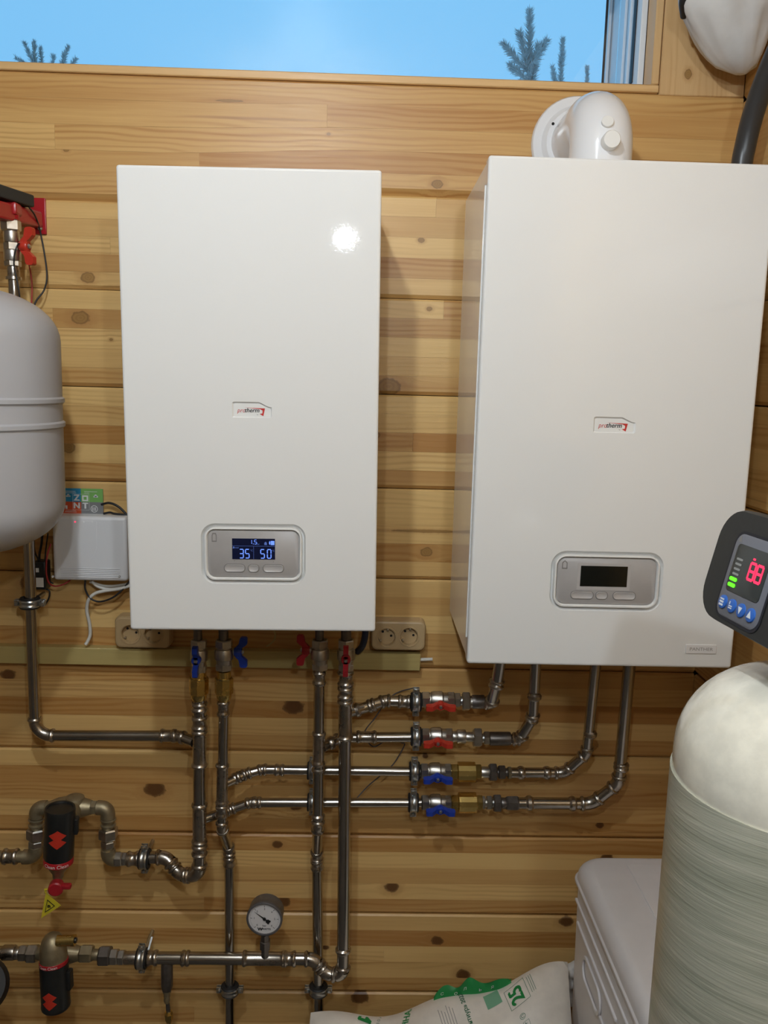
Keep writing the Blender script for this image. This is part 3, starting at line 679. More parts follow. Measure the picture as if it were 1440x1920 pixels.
def union(label, parts, Y, group='pipe unions'):
    root = thing('pipe_union', label, 'fitting', P(parts[0][0], parts[0][2], Y), group)
    for (x0, x1, y, h, kind, m) in parts:
        p0 = P(x0, y, Y); p1 = P(x1, y, Y); r = PXS(h, Y)/2
        if kind == 'hex': hexa(p0, p1, r*1.08, m, root, 'union_nut')
        else: MB().lathe(p0, p1, [(0, r*.96), (.06, r), (.94, r), (1, r*.96)], 22).obj('sleeve', m, root)
    return root
def clamp(label, c, axis, ear, r, wall_y=0.0, group='rubber lined pipe clamps', k=1.0):
    c = V(c); ax = V(axis).normalized(); ea = V(ear).normalized(); ou = V((0, -1, 0))
    root = thing('pipe_clamp', label, 'clamp', c, group); ro = r+.0070
    MB().lathe(c-ax*.0108, c+ax*.0108, [(0, r*1.02), (0, ro), (.12, ro+.0022), (.2, ro), (.8, ro), (.88, ro+.0022), (1, ro), (1, r*1.02)], 24, caps=False).obj('rubber_liner', 'rubber', root)
    MB().lathe(c-ax*.0075, c+ax*.0075, [(0, ro-.001), (.02, ro+.0016), (.2, ro+.0026), (.4, ro+.0014), (.6, ro+.0014), (.8, ro+.0026), (.98, ro+.0016), (1, ro-.001)], 28, caps=False).obj('band', 'zinc', root)
    for s in (1, -1):
        b = c+ea*s*(ro+.0055)
        e = MB().box(b+ou*.002, (.0135, .0050, .0125), ax, ou, ea, bev=.0015).box(b-ou*.005, (.0135, .003, .0125), ax, ou, ea, bev=.0008).obj('ear', 'zinc', root)
        MB().lathe(b-ou*.009, b+ou*.009, [(0, .0025), (.55, .0025), (.58, .0046), (.85, .0046), (1, .003)], 12).obj('screw', 'zinc', e)
    MB().lathe(V((c.x, c.y+ro, c.z)), V((c.x, wall_y, c.z)), [(0, .0065), (.3, .0065), (.32, .004), (1, .004)], 12).obj('stud', 'zinc', root)
    return root

# ------------------------------------------------------------------ risers under the left boiler
YM = -.10
UPV = V((0, 0, 1)); XV = V((1, 0, 0)); FR = V((0, -1, 0))
def nipple(px, y0, y1, w, label, col='dsteel'):
    mb = MB().lathe(P(px, y0, YM), P(px, y1, YM), [(0, PXS(w*1.25, YM)/2), (.25, PXS(w*1.25, YM)/2), (.3, PXS(w, YM)/2), (1, PXS(w, YM)/2)], 18)
    tag(mb.obj('pipe_nipple', col), label, 'fitting', 'boiler connection nipples')
nipple(371, 1172, 1203, 17, 'thin nipple above the leftmost blue valve'); nipple(419, 1172, 1203, 19, 'thin nipple above the blue valve with side handle')
nipple(599, 1172, 1203, 17, 'thin nipple above the red valve with side handle'); nipple(649, 1172, 1203, 20, 'thin nipple above the rightmost red valve under the left boiler')
valve('upright ball valve with dark blue front handle, leftmost under the left boiler', P(373, 1199, YM), P(373, 1260, YM), PXS(29, YM)/2, FR, UPV, 'blue', 'valves under the left boiler', k=.95)
valve('upright ball valve with dark blue handle on its right side', P(420, 1199, YM), P(420, 1256, YM), PXS(31, YM)/2, XV, UPV, 'blue', 'valves under the left boiler', k=.95, hpos=.40)
valve('upright ball valve with dark red handle on its left side', P(600, 1199, YM), P(600, 1255, YM), PXS(31, YM)/2, -XV, UPV, 'dred', 'valves under the left boiler', k=.95, hpos=.36)
valve('upright ball valve with dark red front handle, rightmost under the left boiler', P(649, 1199, YM), P(649, 1257, YM), PXS(30, YM)/2, FR, UPV, 'dred', 'valves under the left boiler', k=.95)
def brass_v(px, w, label):
    r = PXS(w, YM)/2; root = thing('check_valve', label, 'valve', P(px, 1312, YM), 'upright brass check valves')
    MB().lathe(P(px, 1258, YM), P(px, 1272, YM), [(0, r*.74), (.9, r*.78), (1, r*.78)], 22).obj('collar', 'brass', root)
    MB().lathe(P(px, 1270, YM), P(px, 1301, YM), [(0, r*.9), (.06, r), (.94, r), (1, r*.9)], 8).obj('body', 'brass', root, angle=20)
    MB().lathe(P(px, 1300, YM), P(px, 1314, YM), [(0, r*.84), (.5, r*.8), (1, r*.62)], 22).obj('outlet', 'brass', root)
brass_v(373, 38, 'eight-sided brass check valve below the leftmost blue valve'); brass_v(420, 36, 'eight-sided brass check valve below the blue valve with side handle')
r28 = .0127; r22 = .0110
pipe('leftmost riser pipe, curling left at its foot towards the upper dirt filter', [(374, 1308, YM), (374, 1643, YM), (336, 1640, -.085), (312, 1607, -.07), (222, 1611, -.07)], r28, .030,
     [(374, 1316, 374, 1334, YM), (374, 1342, 374, 1367, YM), (374, 1368, 374, 1438, YM, r28, 'tee'), (374, 1506, 374, 1581, YM, r28, 'tee'), (374, 1583, 374, 1604, YM)], ext=.006)
pipe('second riser pipe, stepping right and running down behind the gauge line', [(420, 1308, YM), (416, 1552, YM), (430, 1592, -.052), (431, 1960, -.052)], .0102, .022,
     [(419, 1314, 419, 1342, YM), (417, 1432, 416, 1508, YM, .0106, 'tee'), (416, 1509, 416, 1532, YM), (430, 1606, 430, 1624, -.052)], ext=.007)
pipe('third riser pipe below the red side-handle valve, running down behind the elbow', [(599, 1250, YM), (596, 1550, YM), (594, 1602, -.055), (598, 1960, -.055)], r22, .024,
     [(599, 1258, 598.6, 1284, YM), (598, 1372, 597, 1434, YM, r22, 'tee'), (597, 1440, 596.5, 1447, YM), (596, 1526, 596, 1536, YM), (594, 1612, 594.5, 1630, -.055)], ext=.008)
pipe('thick right riser pipe bending into the gauge line at the bottom', [(648, 1250, YM), (643, 1829, YM), (612, 1826, -.095), (588, 1798, -.09), (274, 1796, -.09)], r28, .030,
     [(648, 1258, 648, 1286, YM), (648, 1287, 647.6, 1310, YM), (647.4, 1312, 647, 1386, YM, r28, 'tee'), (643.5, 1776, 643.4, 1786, YM), (531, 1798, 555, 1798, -.09), (455, 1797, 535, 1798, -.09, r28, 'tee'), (340, 1797, 356, 1797, -.09), (275, 1796, 296, 1796, -.09)], ext=.006)
pipe('grey steel pipe coming down behind the expansion tank and running right', [(50, 900, -.075), (66, 1379, -.075), (335, 1380, -.075), (364, 1391, -.095)], r22, .032,
     [(300, 1379.5, 331, 1380, -.075)], ext=.006)

# ------------------------------------------------------------------ rows to the right boiler
YB = -.055
rA = .0112
pipe('short angled pipe of the top row leaving the thick riser', [(652, 1336, -.092), (680, 1328, -.075), (722, 1314, -.06), (792, 1316, -.06)], rA, .025, [(664, 1333, 676, 1329, -.082), (690, 1325, 704, 1320, -.07), (746, 1315, 770, 1316, -.06)], ext=.006)
pipe('pipe of the second row passing behind the thick riser', [(604, 1402, -.095), (640, 1383, -.06), (792, 1382, YB)], .0105, .02, [(615, 1396, 628, 1390, -.08), (668, 1382, 706, 1382, -.058)], ext=.006)
pipe('pipe of the third row running behind two risers', [(420, 1470, -.09), (462, 1451, -.062), (492, 1443, -.055), (792, 1447, YB)], .0098, .022, [(438, 1461, 452, 1455, -.074), (515, 1443.5, 533, 1444, -.055)], ext=.006)
pipe('lowest row pipe running behind three risers', [(380, 1537, -.09), (432, 1518, -.06), (470, 1505, -.055), (792, 1505, YB)], .0098, .022, [(474, 1505, 490, 1505, -.055)], ext=.006)
for nm, px, py, y in (('top', 780, 1316, -.06), ('second', 780, 1381, YB), ('third', 777, 1446, YB), ('lowest', 775, 1505, YB)):
    clamp('zinc pipe clamp with black rubber on the %s row, left of its valve' % nm, P(px, py, y), (1, 0, 0), (0, 0, 1), .0112)
clamp('pipe clamp half hidden behind the third riser, upper of two', P(586, 1445, YB), (1, 0, 0), (0, 0, 1), .0100); clamp('pipe clamp half hidden behind the third riser, lower of two', P(586, 1504, YB), (1, 0, 0), (0, 0, 1), .0100)
for nm, x0, x1, y, hx, hm, dep in (('red handle on the top row', 790, 852, 1312, .55, 'red', -.06), ('red handle on the second row', 790, 848, 1380, .50, 'red', YB), ('blue handle on the third row', 788, 846, 1446, .53, 'blue', YB), ('blue handle on the lowest row', 790, 846, 1505, .60, 'blue', YB)):
    valve('ball valve with '+nm, P(x0, y, dep), P(x1, y, dep), PXS(29, dep)/2, V((0, -1, -.10)), XV, hm, 'valves in the rows', k=.92, hpos=hx, hoff=-.002)
check_valve('brass check valve with six-sided ends on the third row', P(845, 1447, YB), P(902, 1447, YB), PXS(39, YB)/2, 'brass check valves in the rows'); check_valve('brass check valve with six-sided ends on the lowest row', P(846, 1505, YB), P(904, 1505, YB), PXS(40, YB)/2, 'brass check valves in the rows')
union('nickel union right of the top red valve', [(851, 853, 1313, 20, 'r', 'nickel'), (852, 863, 1313, 28, 'hex', 'nickel'), (862, 867, 1314, 18, 'r', 'zinc'), (866, 881, 1315, 35, 'hex', 'nickel'), (880, 886, 1316, 24, 'r', 'nickel'), (885, 908, 1316, 27, 'r', 'dsteel')], -.06)
union('nickel union with dark sleeve on the second row', [(847, 858, 1381, 22, 'r', 'nickel'), (857, 873, 1381, 27, 'r', 'nickel'), (872, 888, 1382, 20, 'r', 'nickel'), (887, 903, 1383, 36, 'hex', 'nickel'), (902, 908, 1384, 18, 'r', 'zinc'), (907, 918, 1384, 26, 'hex', 'nickel'), (918, 957, 1385, 27, 'r', 'dsteel')], YB)
union('dark union nuts after the brass valve on the third row', [(901, 918, 1448, 22, 'r', 'nickel'), (917, 931, 1448, 34, 'hex', 'dsteel'), (930, 935, 1448, 17, 'r', 'dsteel'), (934, 947, 1448, 27, 'hex', 'dsteel'), (946, 953, 1448, 16, 'r', 'dsteel'), (952, 958, 1449, 24, 'hex', 'bronze')], YB)
union('dark union nuts after the brass valve on the lowest row', [(903, 909, 1505, 26, 'hex', 'nickel'), (908, 913, 1505, 18, 'r', 'nickel'), (912, 922, 1505, 27, 'hex', 'nickel'), (921, 926, 1505, 18, 'r', 'zinc'), (925, 939, 1506, 34, 'hex', 'dsteel'), (938, 950, 1506, 22, 'r', 'dsteel'), (949, 972, 1506, 28, 'hex', 'dsteel')], YB)
YT = -.13
pipe('riser from the top row into the right boiler, leftmost of its four', [(905, 1316, -.06), (922, 1319, -.066), (931, 1283, -.10), (942, 1215, YT)], .0118, .02, [(929.5, 1290, 933, 1272, -.10, .0122)], ext=.004)
pipe('second riser into the right boiler, zigzagging up from the second row', [(955, 1386, YB), (975, 1386, -.06), (999, 1345, -.085), (1006, 1215, YT)], .0112, .020, [(967, 1386, 976, 1385, -.058), (1001.5, 1312, 1002.5, 1300, -.105)], ext=.005)
pipe('third riser into the right boiler, bending up from the third row', [(956, 1449, YB), (1058, 1449, YB), (1100, 1412, -.075), (1120, 1215, YT)], .0108, .028, [(970, 1449, 984, 1449, YB), (1018, 1449, 1032, 1449, YB), (1106, 1382, 1107.3, 1370, -.088)], ext=.006)
pipe('thickest riser into the right boiler, sweeping up from the lowest row', [(968, 1506, YB), (1110, 1507, YB), (1160, 1468, -.075), (1183, 1215, YT)], .0122, .036, [(985, 1506, 999, 1506, YB), (1066, 1507, 1080, 1507, YB), (1164, 1444, 1165.5, 1430, -.085)], ext=.007)

# ------------------------------------------------------------------ other clamps on uprights
clamp('pipe clamp on the pipe below the expansion tank', P(56, 1130, -.075), (0, 0, 1), (1, 0, 0), r22)
clamp('pipe clamp low on the second riser, near the bottom edge', P(431, 1855, -.052), (0, 0, 1), (1, 0, 0), .0102); clamp('pipe clamp low on the third riser, beside the bottom elbow', P(597, 1855, -.055), (0, 0, 1), (1, 0, 0), r22)
clamp('pipe clamp between the upper filter loop and the curled riser foot', P(271, 1610, -.07), (1, 0, 0), (0, 0, 1), r28)
c = clamp('pipe clamp on the gauge line beside the lower filter', P(266, 1797, -.09), (1, 0, 0), (0, 0, 1), r28)
a = P(278, 1782, -.085); b = P(285, 1756, -.07)
MB().box((a+b)/2, (.005, .0015, (b-a).length), (b-a).normalized().cross(FR), FR, (b-a).normalized(), bev=.0003).obj('strap_end', 'zinc', c)

# ------------------------------------------------------------------ pressure gauge
gc = P(496, 1722, -.125); root = thing('pressure_gauge', 'round pressure gauge with white dial standing on the lower pipe', 'gauge', P(497, 1792, -.09), None)
gr = PXS(37, -.125); gn = V((-.05, -1, .02)).normalized(); gx = V((1, -.05, 0)).normalized(); gx = (gx-gn*gx.dot(gn)).normalized(); gz = gx.cross(gn)*-1
gz = gn.cross(gx)
if gz.z < 0: gz = -gz
MB().lathe(gc-gn*.034, gc+gn*.004, [(0, gr*.86), (.08, gr*.96), (.75, gr*.97), (.80, gr), (.97, gr), (1, gr*.985), (1, gr*.90), (.93, gr*.885)], 40, caps=False).add([], []).obj('housing', 'gaugebody', root)
MB().lathe(gc-gn*.034, gc-gn*.0338, [(0, gr*.86), (1, gr*.86)], 40).obj('back_plate', 'gaugebody', root)
dl = MB().lathe(gc-gn*.002, gc+gn*.0008, [(0, gr*.9), (1, gr*.9)], 40).obj('dial', 'dial', root)
MB().lathe(gc+gn*.0008, gc+gn*.0048, [(0, gr*.905), (0, gr*.985), (.8, gr*.985), (1, gr*.95), (1, gr*.905)], 40, caps=False).obj('rim', 'gaugebody', root)
G = lambda x, y, e=0: gc+gx*(x*gr)+gz*(y*gr)+gn*(.0011+e)
tk = MB()
for i in range(7):
    a = math.radians(225-45*i); ca, sa = math.cos(a), math.sin(a)
    tk.add([G(ca*.80-sa*.012, sa*.80+ca*.012), G(ca*.80+sa*.012, sa*.80-ca*.012), G(ca*.68+sa*.012, sa*.68-ca*.012), G(ca*.68-sa*.012, sa*.68+ca*.012)], [(0, 1, 2, 3)])
    add_text(tk, str(i), .17, lambda x, y, e=0: G(ca*.57+x, sa*.57+y, e))
for i in range(61):
    if i % 10: 
        a = math.radians(225-4.5*i); ca, sa = math.cos(a), math.sin(a)
        tk.add([G(ca*.82-sa*.004, sa*.82+ca*.004), G(ca*.82+sa*.004, sa*.82-ca*.004), G(ca*.77+sa*.004, sa*.77-ca*.004), G(ca*.77-sa*.004, sa*.77+ca*.004)], [(0, 1, 2, 3)])
add_text(tk, 'bar', .17, lambda x, y, e=0: G(x, y-.42, e)); add_text(tk, 'W', .26, lambda x, y, e=0: G(x-.24, y-.64, e), bold=.015); add_text(tk, 'WATTS', .15, lambda x, y, e=0: G(x+.10, y-.62, e), bold=.006)
tk.obj('dial_print', 'black_print', dl)
na = V((-.60, .44, 0)).normalized(); nb = V((-na.y, na.x, 0))
def gp(t, s): q = na*t+nb*s; return G(q.x, q.y, .0012)
MB().add([gp(.72, 0), gp(.3, .025), gp(0, .05), gp(-.14, .045), gp(-.17, .11), gp(-.36, .13), gp(-.36, -.13), gp(-.17, -.11), gp(-.14, -.045), gp(0, -.05), gp(.3, -.025)], [tuple(range(11))]).obj('needle', 'black', root)
MB().lathe(G(0, 0, .0008), G(0, 0, .0026), [(0, gr*.09), (1, gr*.08)], 16).obj('hub', 'black', root)
MB().lathe(P(497, 1793, -.095), P(497, 1750, -.105), [(0, .0085), (.35, .0085), (.36, .0115), (.7, .0115), (.72, .009), (1, .009)], 6, flat=1).obj('stem', 'dsteel', root, angle=20)

# ------------------------------------------------------------------ dirt filters
def on_cyl(c, ax, r, poly, eh):
    """wrap 2D outline (arc metres, height metres) on cylinder of axis ax; eh = outward dir at arc 0"""
    sd = ax.cross(eh).normalized()
    return [c+ax*h+(eh*math.cos(s/r)+sd*math.sin(s/r))*r for s, h in poly]
def emblem(mb, c, ax, r, eh, s0, h0, w, h):
    for hh in (h*.19, -h*.19):
        N = 8; top = []; bot = []
        for k in range(N+1):
            x = -w/2+w*k/N; dy = h*.31*(1-abs(x)/(w/2)); top.append((s0+x, h0+hh+dy)); bot.append((s0+x, h0+hh-dy))
        e = .0001 if hh > 0 else 0
        A = on_cyl(c, ax, r+.0010+e, top, eh); B = on_cyl(c, ax, r+.0010+e, bot, eh); A0 = on_cyl(c, ax, r-.001, top, eh); B0 = on_cyl(c, ax, r-.001, bot, eh); n = N+1
        mb.add(A+B, [(i, i+1, n+i+1, n+i) for i in range(N)]); mb.add(A+A0, [(i, i+1, n+i+1, n+i) for i in range(N)]); mb.add(B+B0, [(i, i+1, n+i+1, n+i) for i in range(N)])
YF = -.15
# upper filter (canister upright, drain below)
ct = P(113, 1514, YF); cb = P(110, 1606, YF); ax = (ct-cb).normalized(); rr_ = PXS(58, YF)/2; eh = (V((-.30, -1, 0))-ax*V((-.30, -1, 0)).dot(ax)).normalized(); eh = Matrix.Rotation(.45, 3, ax) @ eh
root = thing('dirt_filter', 'upper black magnetic dirt filter with red emblem and yellow tag', 'filter', P(108, 1680, YF), 'dirt filters')
can = MB().lathe(cb, ct, [(0, rr_*.97), (.03, rr_), (.90, rr_), (.96, rr_*1.02), (1, rr_*.98), (1, rr_*.86), (.97, rr_*.82)], 40).obj('canister', 'black', root)
e = MB(); emblem(e, (ct+cb)/2, ax, rr_, eh, .001, -.001, .034, .038); e.obj('emblem', 'red', can)
k0 = MB(); sd = ax.cross(eh)
k0.box((ct+cb)/2+sd*(rr_*1.03)+ax*.012+eh*-.004, (.012, .018, .034), sd, eh, ax, bev=.003); k0.obj('side_clip', 'black', root)
rg = MB().lathe(cb-ax*.013, cb, [(0, rr_*.94), (.1, rr_*1.0), (.85, rr_*1.0), (1, rr_*.95)], 40).obj('red_ring', 'redp', root)
def ring_text(s, size, c, ax, r, eh, s0, h0):
    mb = MB(); sd = ax.cross(eh); vs, fs = text2d(s, size)
    mb.add([c+ax*(h0+y)+(eh*math.cos((x+s0)/r)+sd*math.sin((x+s0)/r))*(r+.0004) for x, y in vs], fs); return mb
ring_text('Clean Clean', .010, cb, ax, rr_, eh, 0, -.0068).obj('ring_lettering', 'cap', rg)
MB().lathe(cb-ax*.044, cb-ax*.012, [(0, .010), (.25, .011), (.5, rr_*.55), (1, rr_*.9)], 28).obj('cone', 'bronze', root)
kb = cb-ax*.056
MB().lathe(cb-ax*.066, cb-ax*.042, [(0, .008), (1, .009)], 16).obj('drain_outlet', 'bronze', root)
kn = MB().lathe(kb-eh*-.006+V((0, 0, 0)), kb+eh*.026, [(0, .013), (.2, .0145), (.9, .0145), (1, .012)], 24)
kn.box(kb+eh*.018+V((.018, 0, .004)), (.024, .012, .010), bev=.003); kn.obj('drain_knob', 'dred', root)
tg = MB(); ty = kb+eh*.024
a_, b_, c_ = P(86, 1674, YF-.02), P(114, 1698, YF-.02), P(77, 1722, YF-.02)
d_ = P(84, 1668, YF-.02)
tg.add([a_, b_, c_, a_+V((0, .001, 0)), b_+V((0, .001, 0)), c_+V((0, .001, 0))], [(0, 1, 2), (5, 4, 3), (0, 3, 4, 1), (1, 4, 5, 2), (2, 5, 3, 0)])
tg.sweep([a_, d_, kb+eh*.02], .0022, 8)
tgo = tg.obj('warning_tag', 'yellow', root)
cen = (a_+b_+c_)/3; tt = MB()
tt.add([cen+(p-cen)*.52+FR*.0012 for p in (a_, b_, c_)]+[cen+(p-cen)*.42+FR*.0012 for p in (a_, b_, c_)], [(0, 1, 4, 3), (1, 2, 5, 4), (2, 0, 3, 5)])
add_text(tt, 'n', .012, lambda x, y, e=0: cen+V((x, -.0015, y)), bold=.0006); tt.obj('tag_print', 'black_print', tgo)
# bronze body behind and the pipe loop
bb = P(138, 1512, -.085)
MB().lathe(P(82, 1514, -.085), P(172, 1514, -.085), [(0, .012), (.12, .013), (.3, .020), (.55, .024), (.8, .020), (1, .014)], 24).obj('body', 'bronze', root)
MB().lathe(bb, bb+V((0, -.052, -.008)), [(0, .021), (1, .022)], 24).obj('body_neck', 'bronze', root)
MB().lathe(P(140, 1520, -.085), P(141, 1490, -.085), [(0, .02), (.6, .021), (.85, .018), (1, .008)], 24).obj('body_cap', 'bronze', root)
def loop(label, xs, corner_side):
    top, xx, low = xs; Y = -.085
    p = [P(*q) for q in top+low]; poly, arcs = fillet(p, .018)
    root = thing('pipe_loop', label, 'fitting', P(xx, 1610, Y), 'bronze pipe loops of the filter')
    MB().sweep(poly, .0118, 22).obj('tube', 'bronze', root)
    for arc, d0, d1, tot in arcs: MB().sweep([arc[0]+d0*.008]+arc+[arc[-1]+d1*.008], .0148, 22).obj('elbow', 'bronze', root)
    for y in (1536, 1546): MB().lathe(P(xx, y-2.5, Y), P(xx, y+2.5, Y), [(0, .0125), (.3, .0155), (.7, .0155), (1, .0125)], 22).obj('ring', 'bronze', root)
    hexa(P(xx, 1552, Y), P(xx, 1572, Y), .0195, 'nickel', root, 'union_nut'); hexa(P(xx, 1575, Y), P(xx, 1587, Y), .0150, 'nickel', root, 'hex_nut')
    if corner_side == 'r':
        hexa(P(170, 1514, Y), P(183, 1514, Y), .0145, 'bronze', root, 'union_nut'); hexa(P(216, 1611, Y), P(230, 1611, Y), .0150, 'nickel', root, 'hex_nut'); hexa(P(231, 1611, Y+.005), P(238, 1611, Y+.005), .0140, 'nickel', root, 'hex_nut')
        sleeve(MB(), P(238, 1611, -.073), P(262, 1610, -.07), .0125).obj('coupling', 'press', root)
    else:
        sleeve(MB(), P(34, 1606, Y), P(6, 1606, Y), .0130).obj('coupling', 'press', root)
loop('bronze pipe loop on the right of the upper dirt filter', ([(176, 1514, -.085), (202, 1515, -.085)], 203, [(203, 1611, -.085), (240, 1611, -.07)]), 'r')
loop('bronze pipe loop on the left of the upper dirt filter', ([(92, 1514, -.085), (69, 1515, -.085)], 68, [(67, 1607, -.085), (-60, 1604, -.085)]), 'l')
# lower filter (canister hanging, dome above)
ct = P(101, 1806, YF); cb = P(104, 1884, YF); dx = V((.0, 0, 0)); ax = (ct-cb).normalized(); ax = (ax+V((-.05, .10, 0))).normalized(); L_ = (ct-cb).length; cb = ct-ax*L_
rr_ = PXS(57, YF)/2; eh = (V((-.12, -1, 0))-ax*V((-.12, -1, 0)).dot(ax)).normalized(); sd = ax.cross(eh)
root = thing('dirt_filter', 'lower black magnetic dirt filter with brass dome, hanging under the gauge line', 'filter', cb, 'dirt filters')
can = MB().lathe(cb, ct, [(0, rr_*.9), (.03, rr_*.99), (.08, rr_*1.02), (.10, rr_), (1, rr_)], 40).obj('canister', 'black', root)
e = MB(); emblem(e, (ct+cb)/2, ax, rr_, eh, .001, -.016, .030, .036); e.obj('emblem', 'red', can)
rg = MB().lathe(ct, ct+ax*.009, [(0, rr_*.96), (.1, rr_*1.0), (.85, rr_*1.0), (1, rr_*.95)], 40).obj('red_ring', 'redp', root)
ring_text('Clean Clean', .008, ct, ax, rr_, eh, 0, .0045).obj('ring_lettering', 'cap', rg)
MB().lathe(ct+ax*.008, ct+ax*.062, [(0, rr_*.96), (.25, rr_*.95), (.5, rr_*.90), (.75, rr_*.76), (.92, rr_*.55), (1, rr_*.3)], 32).obj('dome', 'bronze', root)
v0 = P(107, 1764, YF-.005); v1 = P(141, 1763, YF-.005)
MB().lathe(v0, v1, [(0, .0105), (.8, .0105), (.82, .0112), (1, .0112)], 22).obj('vent_pipe', 'brass', root); MB().lathe(v1, v1+V((.003, 0, 0)), [(0, .006), (1, .005)], 14).obj('vent_stopper', 'black', root)
MB().box((ct+cb)/2+sd*(rr_*1.05)+ax*.012-eh*.004, (.010, .018, .040), sd, eh, ax, bev=.003).obj('side_clip', 'black', root)
MB().lathe(P(70, 1787, -.09), P(152, 1788, -.09), [(0, .013), (.15, .016), (.4, .022), (.7, .022), (.9, .016), (1, .014)], 24).obj('body', 'bronze', root)
nk = P(106, 1787, -.09); MB().lathe(nk, ct+ax*.025, [(0, .018), (1, .020)], 22).obj('body_neck', 'bronze', root)
u_ = union('row of union nuts between the lower filter and its clamp', [(150, 174, 1788, 33, 'hex', 'bronze'), (173, 187, 1790, 22, 'r', 'bronze'), (186, 208, 1792, 37, 'hex', 'dsteel'), (207, 222, 1794, 30, 'hex', 'nickel'), (222, 234, 1795, 28, 'hex', 'nickel'), (233, 262, 1796, 26, 'r', 'press')], -.09)
u_ = union('union nuts and pipe stub left of the lower filter', [(-60, 8, 1786, 25, 'r', 'steel'), (6, 28, 1786, 30, 'r', 'press'), (27, 38, 1787, 25, 'r', 'nickel'), (37, 51, 1787, 30, 'hex', 'nickel'), (52, 71, 1788, 34, 'hex', 'nickel')], -.09)
o = MB().lathe(P(-38, 1850, -.16), P(-38, 1850, -.28), [(0, .045), (.1, .052), (.85, .052), (1, .044)], 32).obj('pump_cap', 'rubber'); tag(o, 'black round cap cut off by the left edge, low in the corner', 'cap')
MB().lathe(P(-38, 1850, -.002), P(-38, 1850, -.165), [(0, .02), (1, .02)], 16).obj('mounting_stub', 'black', o)
root = thing('drain_cock', 'small hanging drain cock under the gauge line', 'valve', P(314, 1915, -.09))
MB().lathe(P(313, 1802, -.09), P(313, 1856, -.09), [(0, .0100), (.1, .0125), (.85, .0125), (1, .010)], 10).obj('body', 'dsteel', root, angle=20)
MB().lathe(P(313, 1855, -.09), P(313, 1880, -.09), [(0, .009), (.2, .009), (.22, .006), (.5, .007), (.52, .0055), (.8, .007), (1, .005)], 16).obj('nozzle', 'bronze', root)
MB().lathe(P(314, 1878, -.09), P(316, 1898, -.09), [(0, .004), (1, .005)], 12).obj('thread', 'dsteel', root)
MB().lathe(P(316, 1896, -.09), P(317, 1918, -.09), [(0, .007), (.2, .0095), (.6, .009), (1, .005)], 8).obj('brass_tip', 'brass', root, angle=20)

# ------------------------------------------------------------------ expansion tank and safety group
YTK = -.31
RT = .165; zt_ = P(103, 640, YTK).z; zb_ = P(117, 945, YTK).z; xr = P(112, 800, YTK).x; tx = xr-RT-.0035
prof = []
H0 = zt_-zb_
N = 12; dt = .085; db = .085
tot = H0+dt+db; b0 = V((tx, YTK, zb_-db)); b1 = V((tx, YTK, zt_+dt))
zr = [P(108, 752, YTK).z-(zb_-db), P(113, 798, YTK).z-(zb_-db)]
pr = [(db*(1-math.cos(math.pi/2*k/N))/tot, max(.002, RT*math.sin(math.pi/2*k/N)**.8)) for k in range(N+1)]
for z in sorted(zr): pr += [((z-.006)/tot, RT), ((z-.003)/tot, RT+.0035), ((z+.003)/tot, RT+.0035), ((z+.006)/tot, RT)]
pr += [((db+H0+dt*math.sin(math.pi/2*k/N))/tot, max(.002, RT*math.cos(math.pi/2*k/N)**.8)) for k in range(N+1)]
root = thing('expansion_tank', 'large grey expansion tank with two raised rings at the left edge', 'tank', b0)
MB().lathe(b0, b1, pr, 64).obj('shell', 'tank', root)
MB().lathe(b1-V((0, 0, .002)), b1+V((0, 0, .05)), [(0, .012), (1, .012)], 16).obj('top_connection', 'nickel', root)
MB().lathe(b0-V((0, 0, .02)), b0+V((0, 0, .002)), [(0, .014), (1, .018)], 16).obj('air_valve_cap', 'black', root)
MB().box(V((tx, YTK/2-.06, (zt_+zb_)/2)), (.04, -YTK-.12-.04, .03)).obj('wall_bracket', 'tank', root)
# red console on the wall
pz = P(73, 406, -.002)
root = thing('safety_console', 'red metal safety console with black foam sleeve above the grey tank', 'fitting', P(20, 540, -.1))
a, b = P(57, 371, -.002), P(87, 440, -.002)
MB().box(((a+b)/2)+V((0, -.001, 0)), (b.x-a.x+.002, .006, a.z-b.z), bev=.0012).obj('wall_plate', 'redp', root)
MB().lathe(P(75, 428, -.006), P(75, 428, -.012), [(0, .0045), (.7, .0045), (1, .002)], 12).obj('screw', 'zinc', root)
p0 = P(66, 400, -.01); p1 = P(-40, 372, -.20)
d = (p1-p0); s_ = d.cross(UPV).normalized(); up_ = s_.cross(d).normalized()
MB().box((p0+p1)/2-up_*.012, (d.length, .030, .030), d.normalized(), s_, up_, bev=.004).obj('arm', 'redp', root)
q0 = P(50, 378, -.06); q1 = P(-50, 346, -.20); d = q1-q0
MB().box((q0+q1)/2, (d.length, .034, .022), d.normalized(), d.cross(UPV).normalized(), d.cross(UPV).normalized().cross(d.normalized()), bev=.003).obj('foam_sleeve', 'insul', root)
YS = -.105
MB().lathe(P(22, 398, YS), P(22, 416, YS), [(0, .013), (.7, .013), (1, .010)], 22).obj('outlet', 'redp', root)
MB().box(P(10, 392, YS), (.05, .03, .022), bev=.004).obj('manifold', 'redp', root)
rootv = thing('shutoff_valve', 'nickel upright valve with red side handle, above the grey tank', 'valve', P(26, 545, YS))
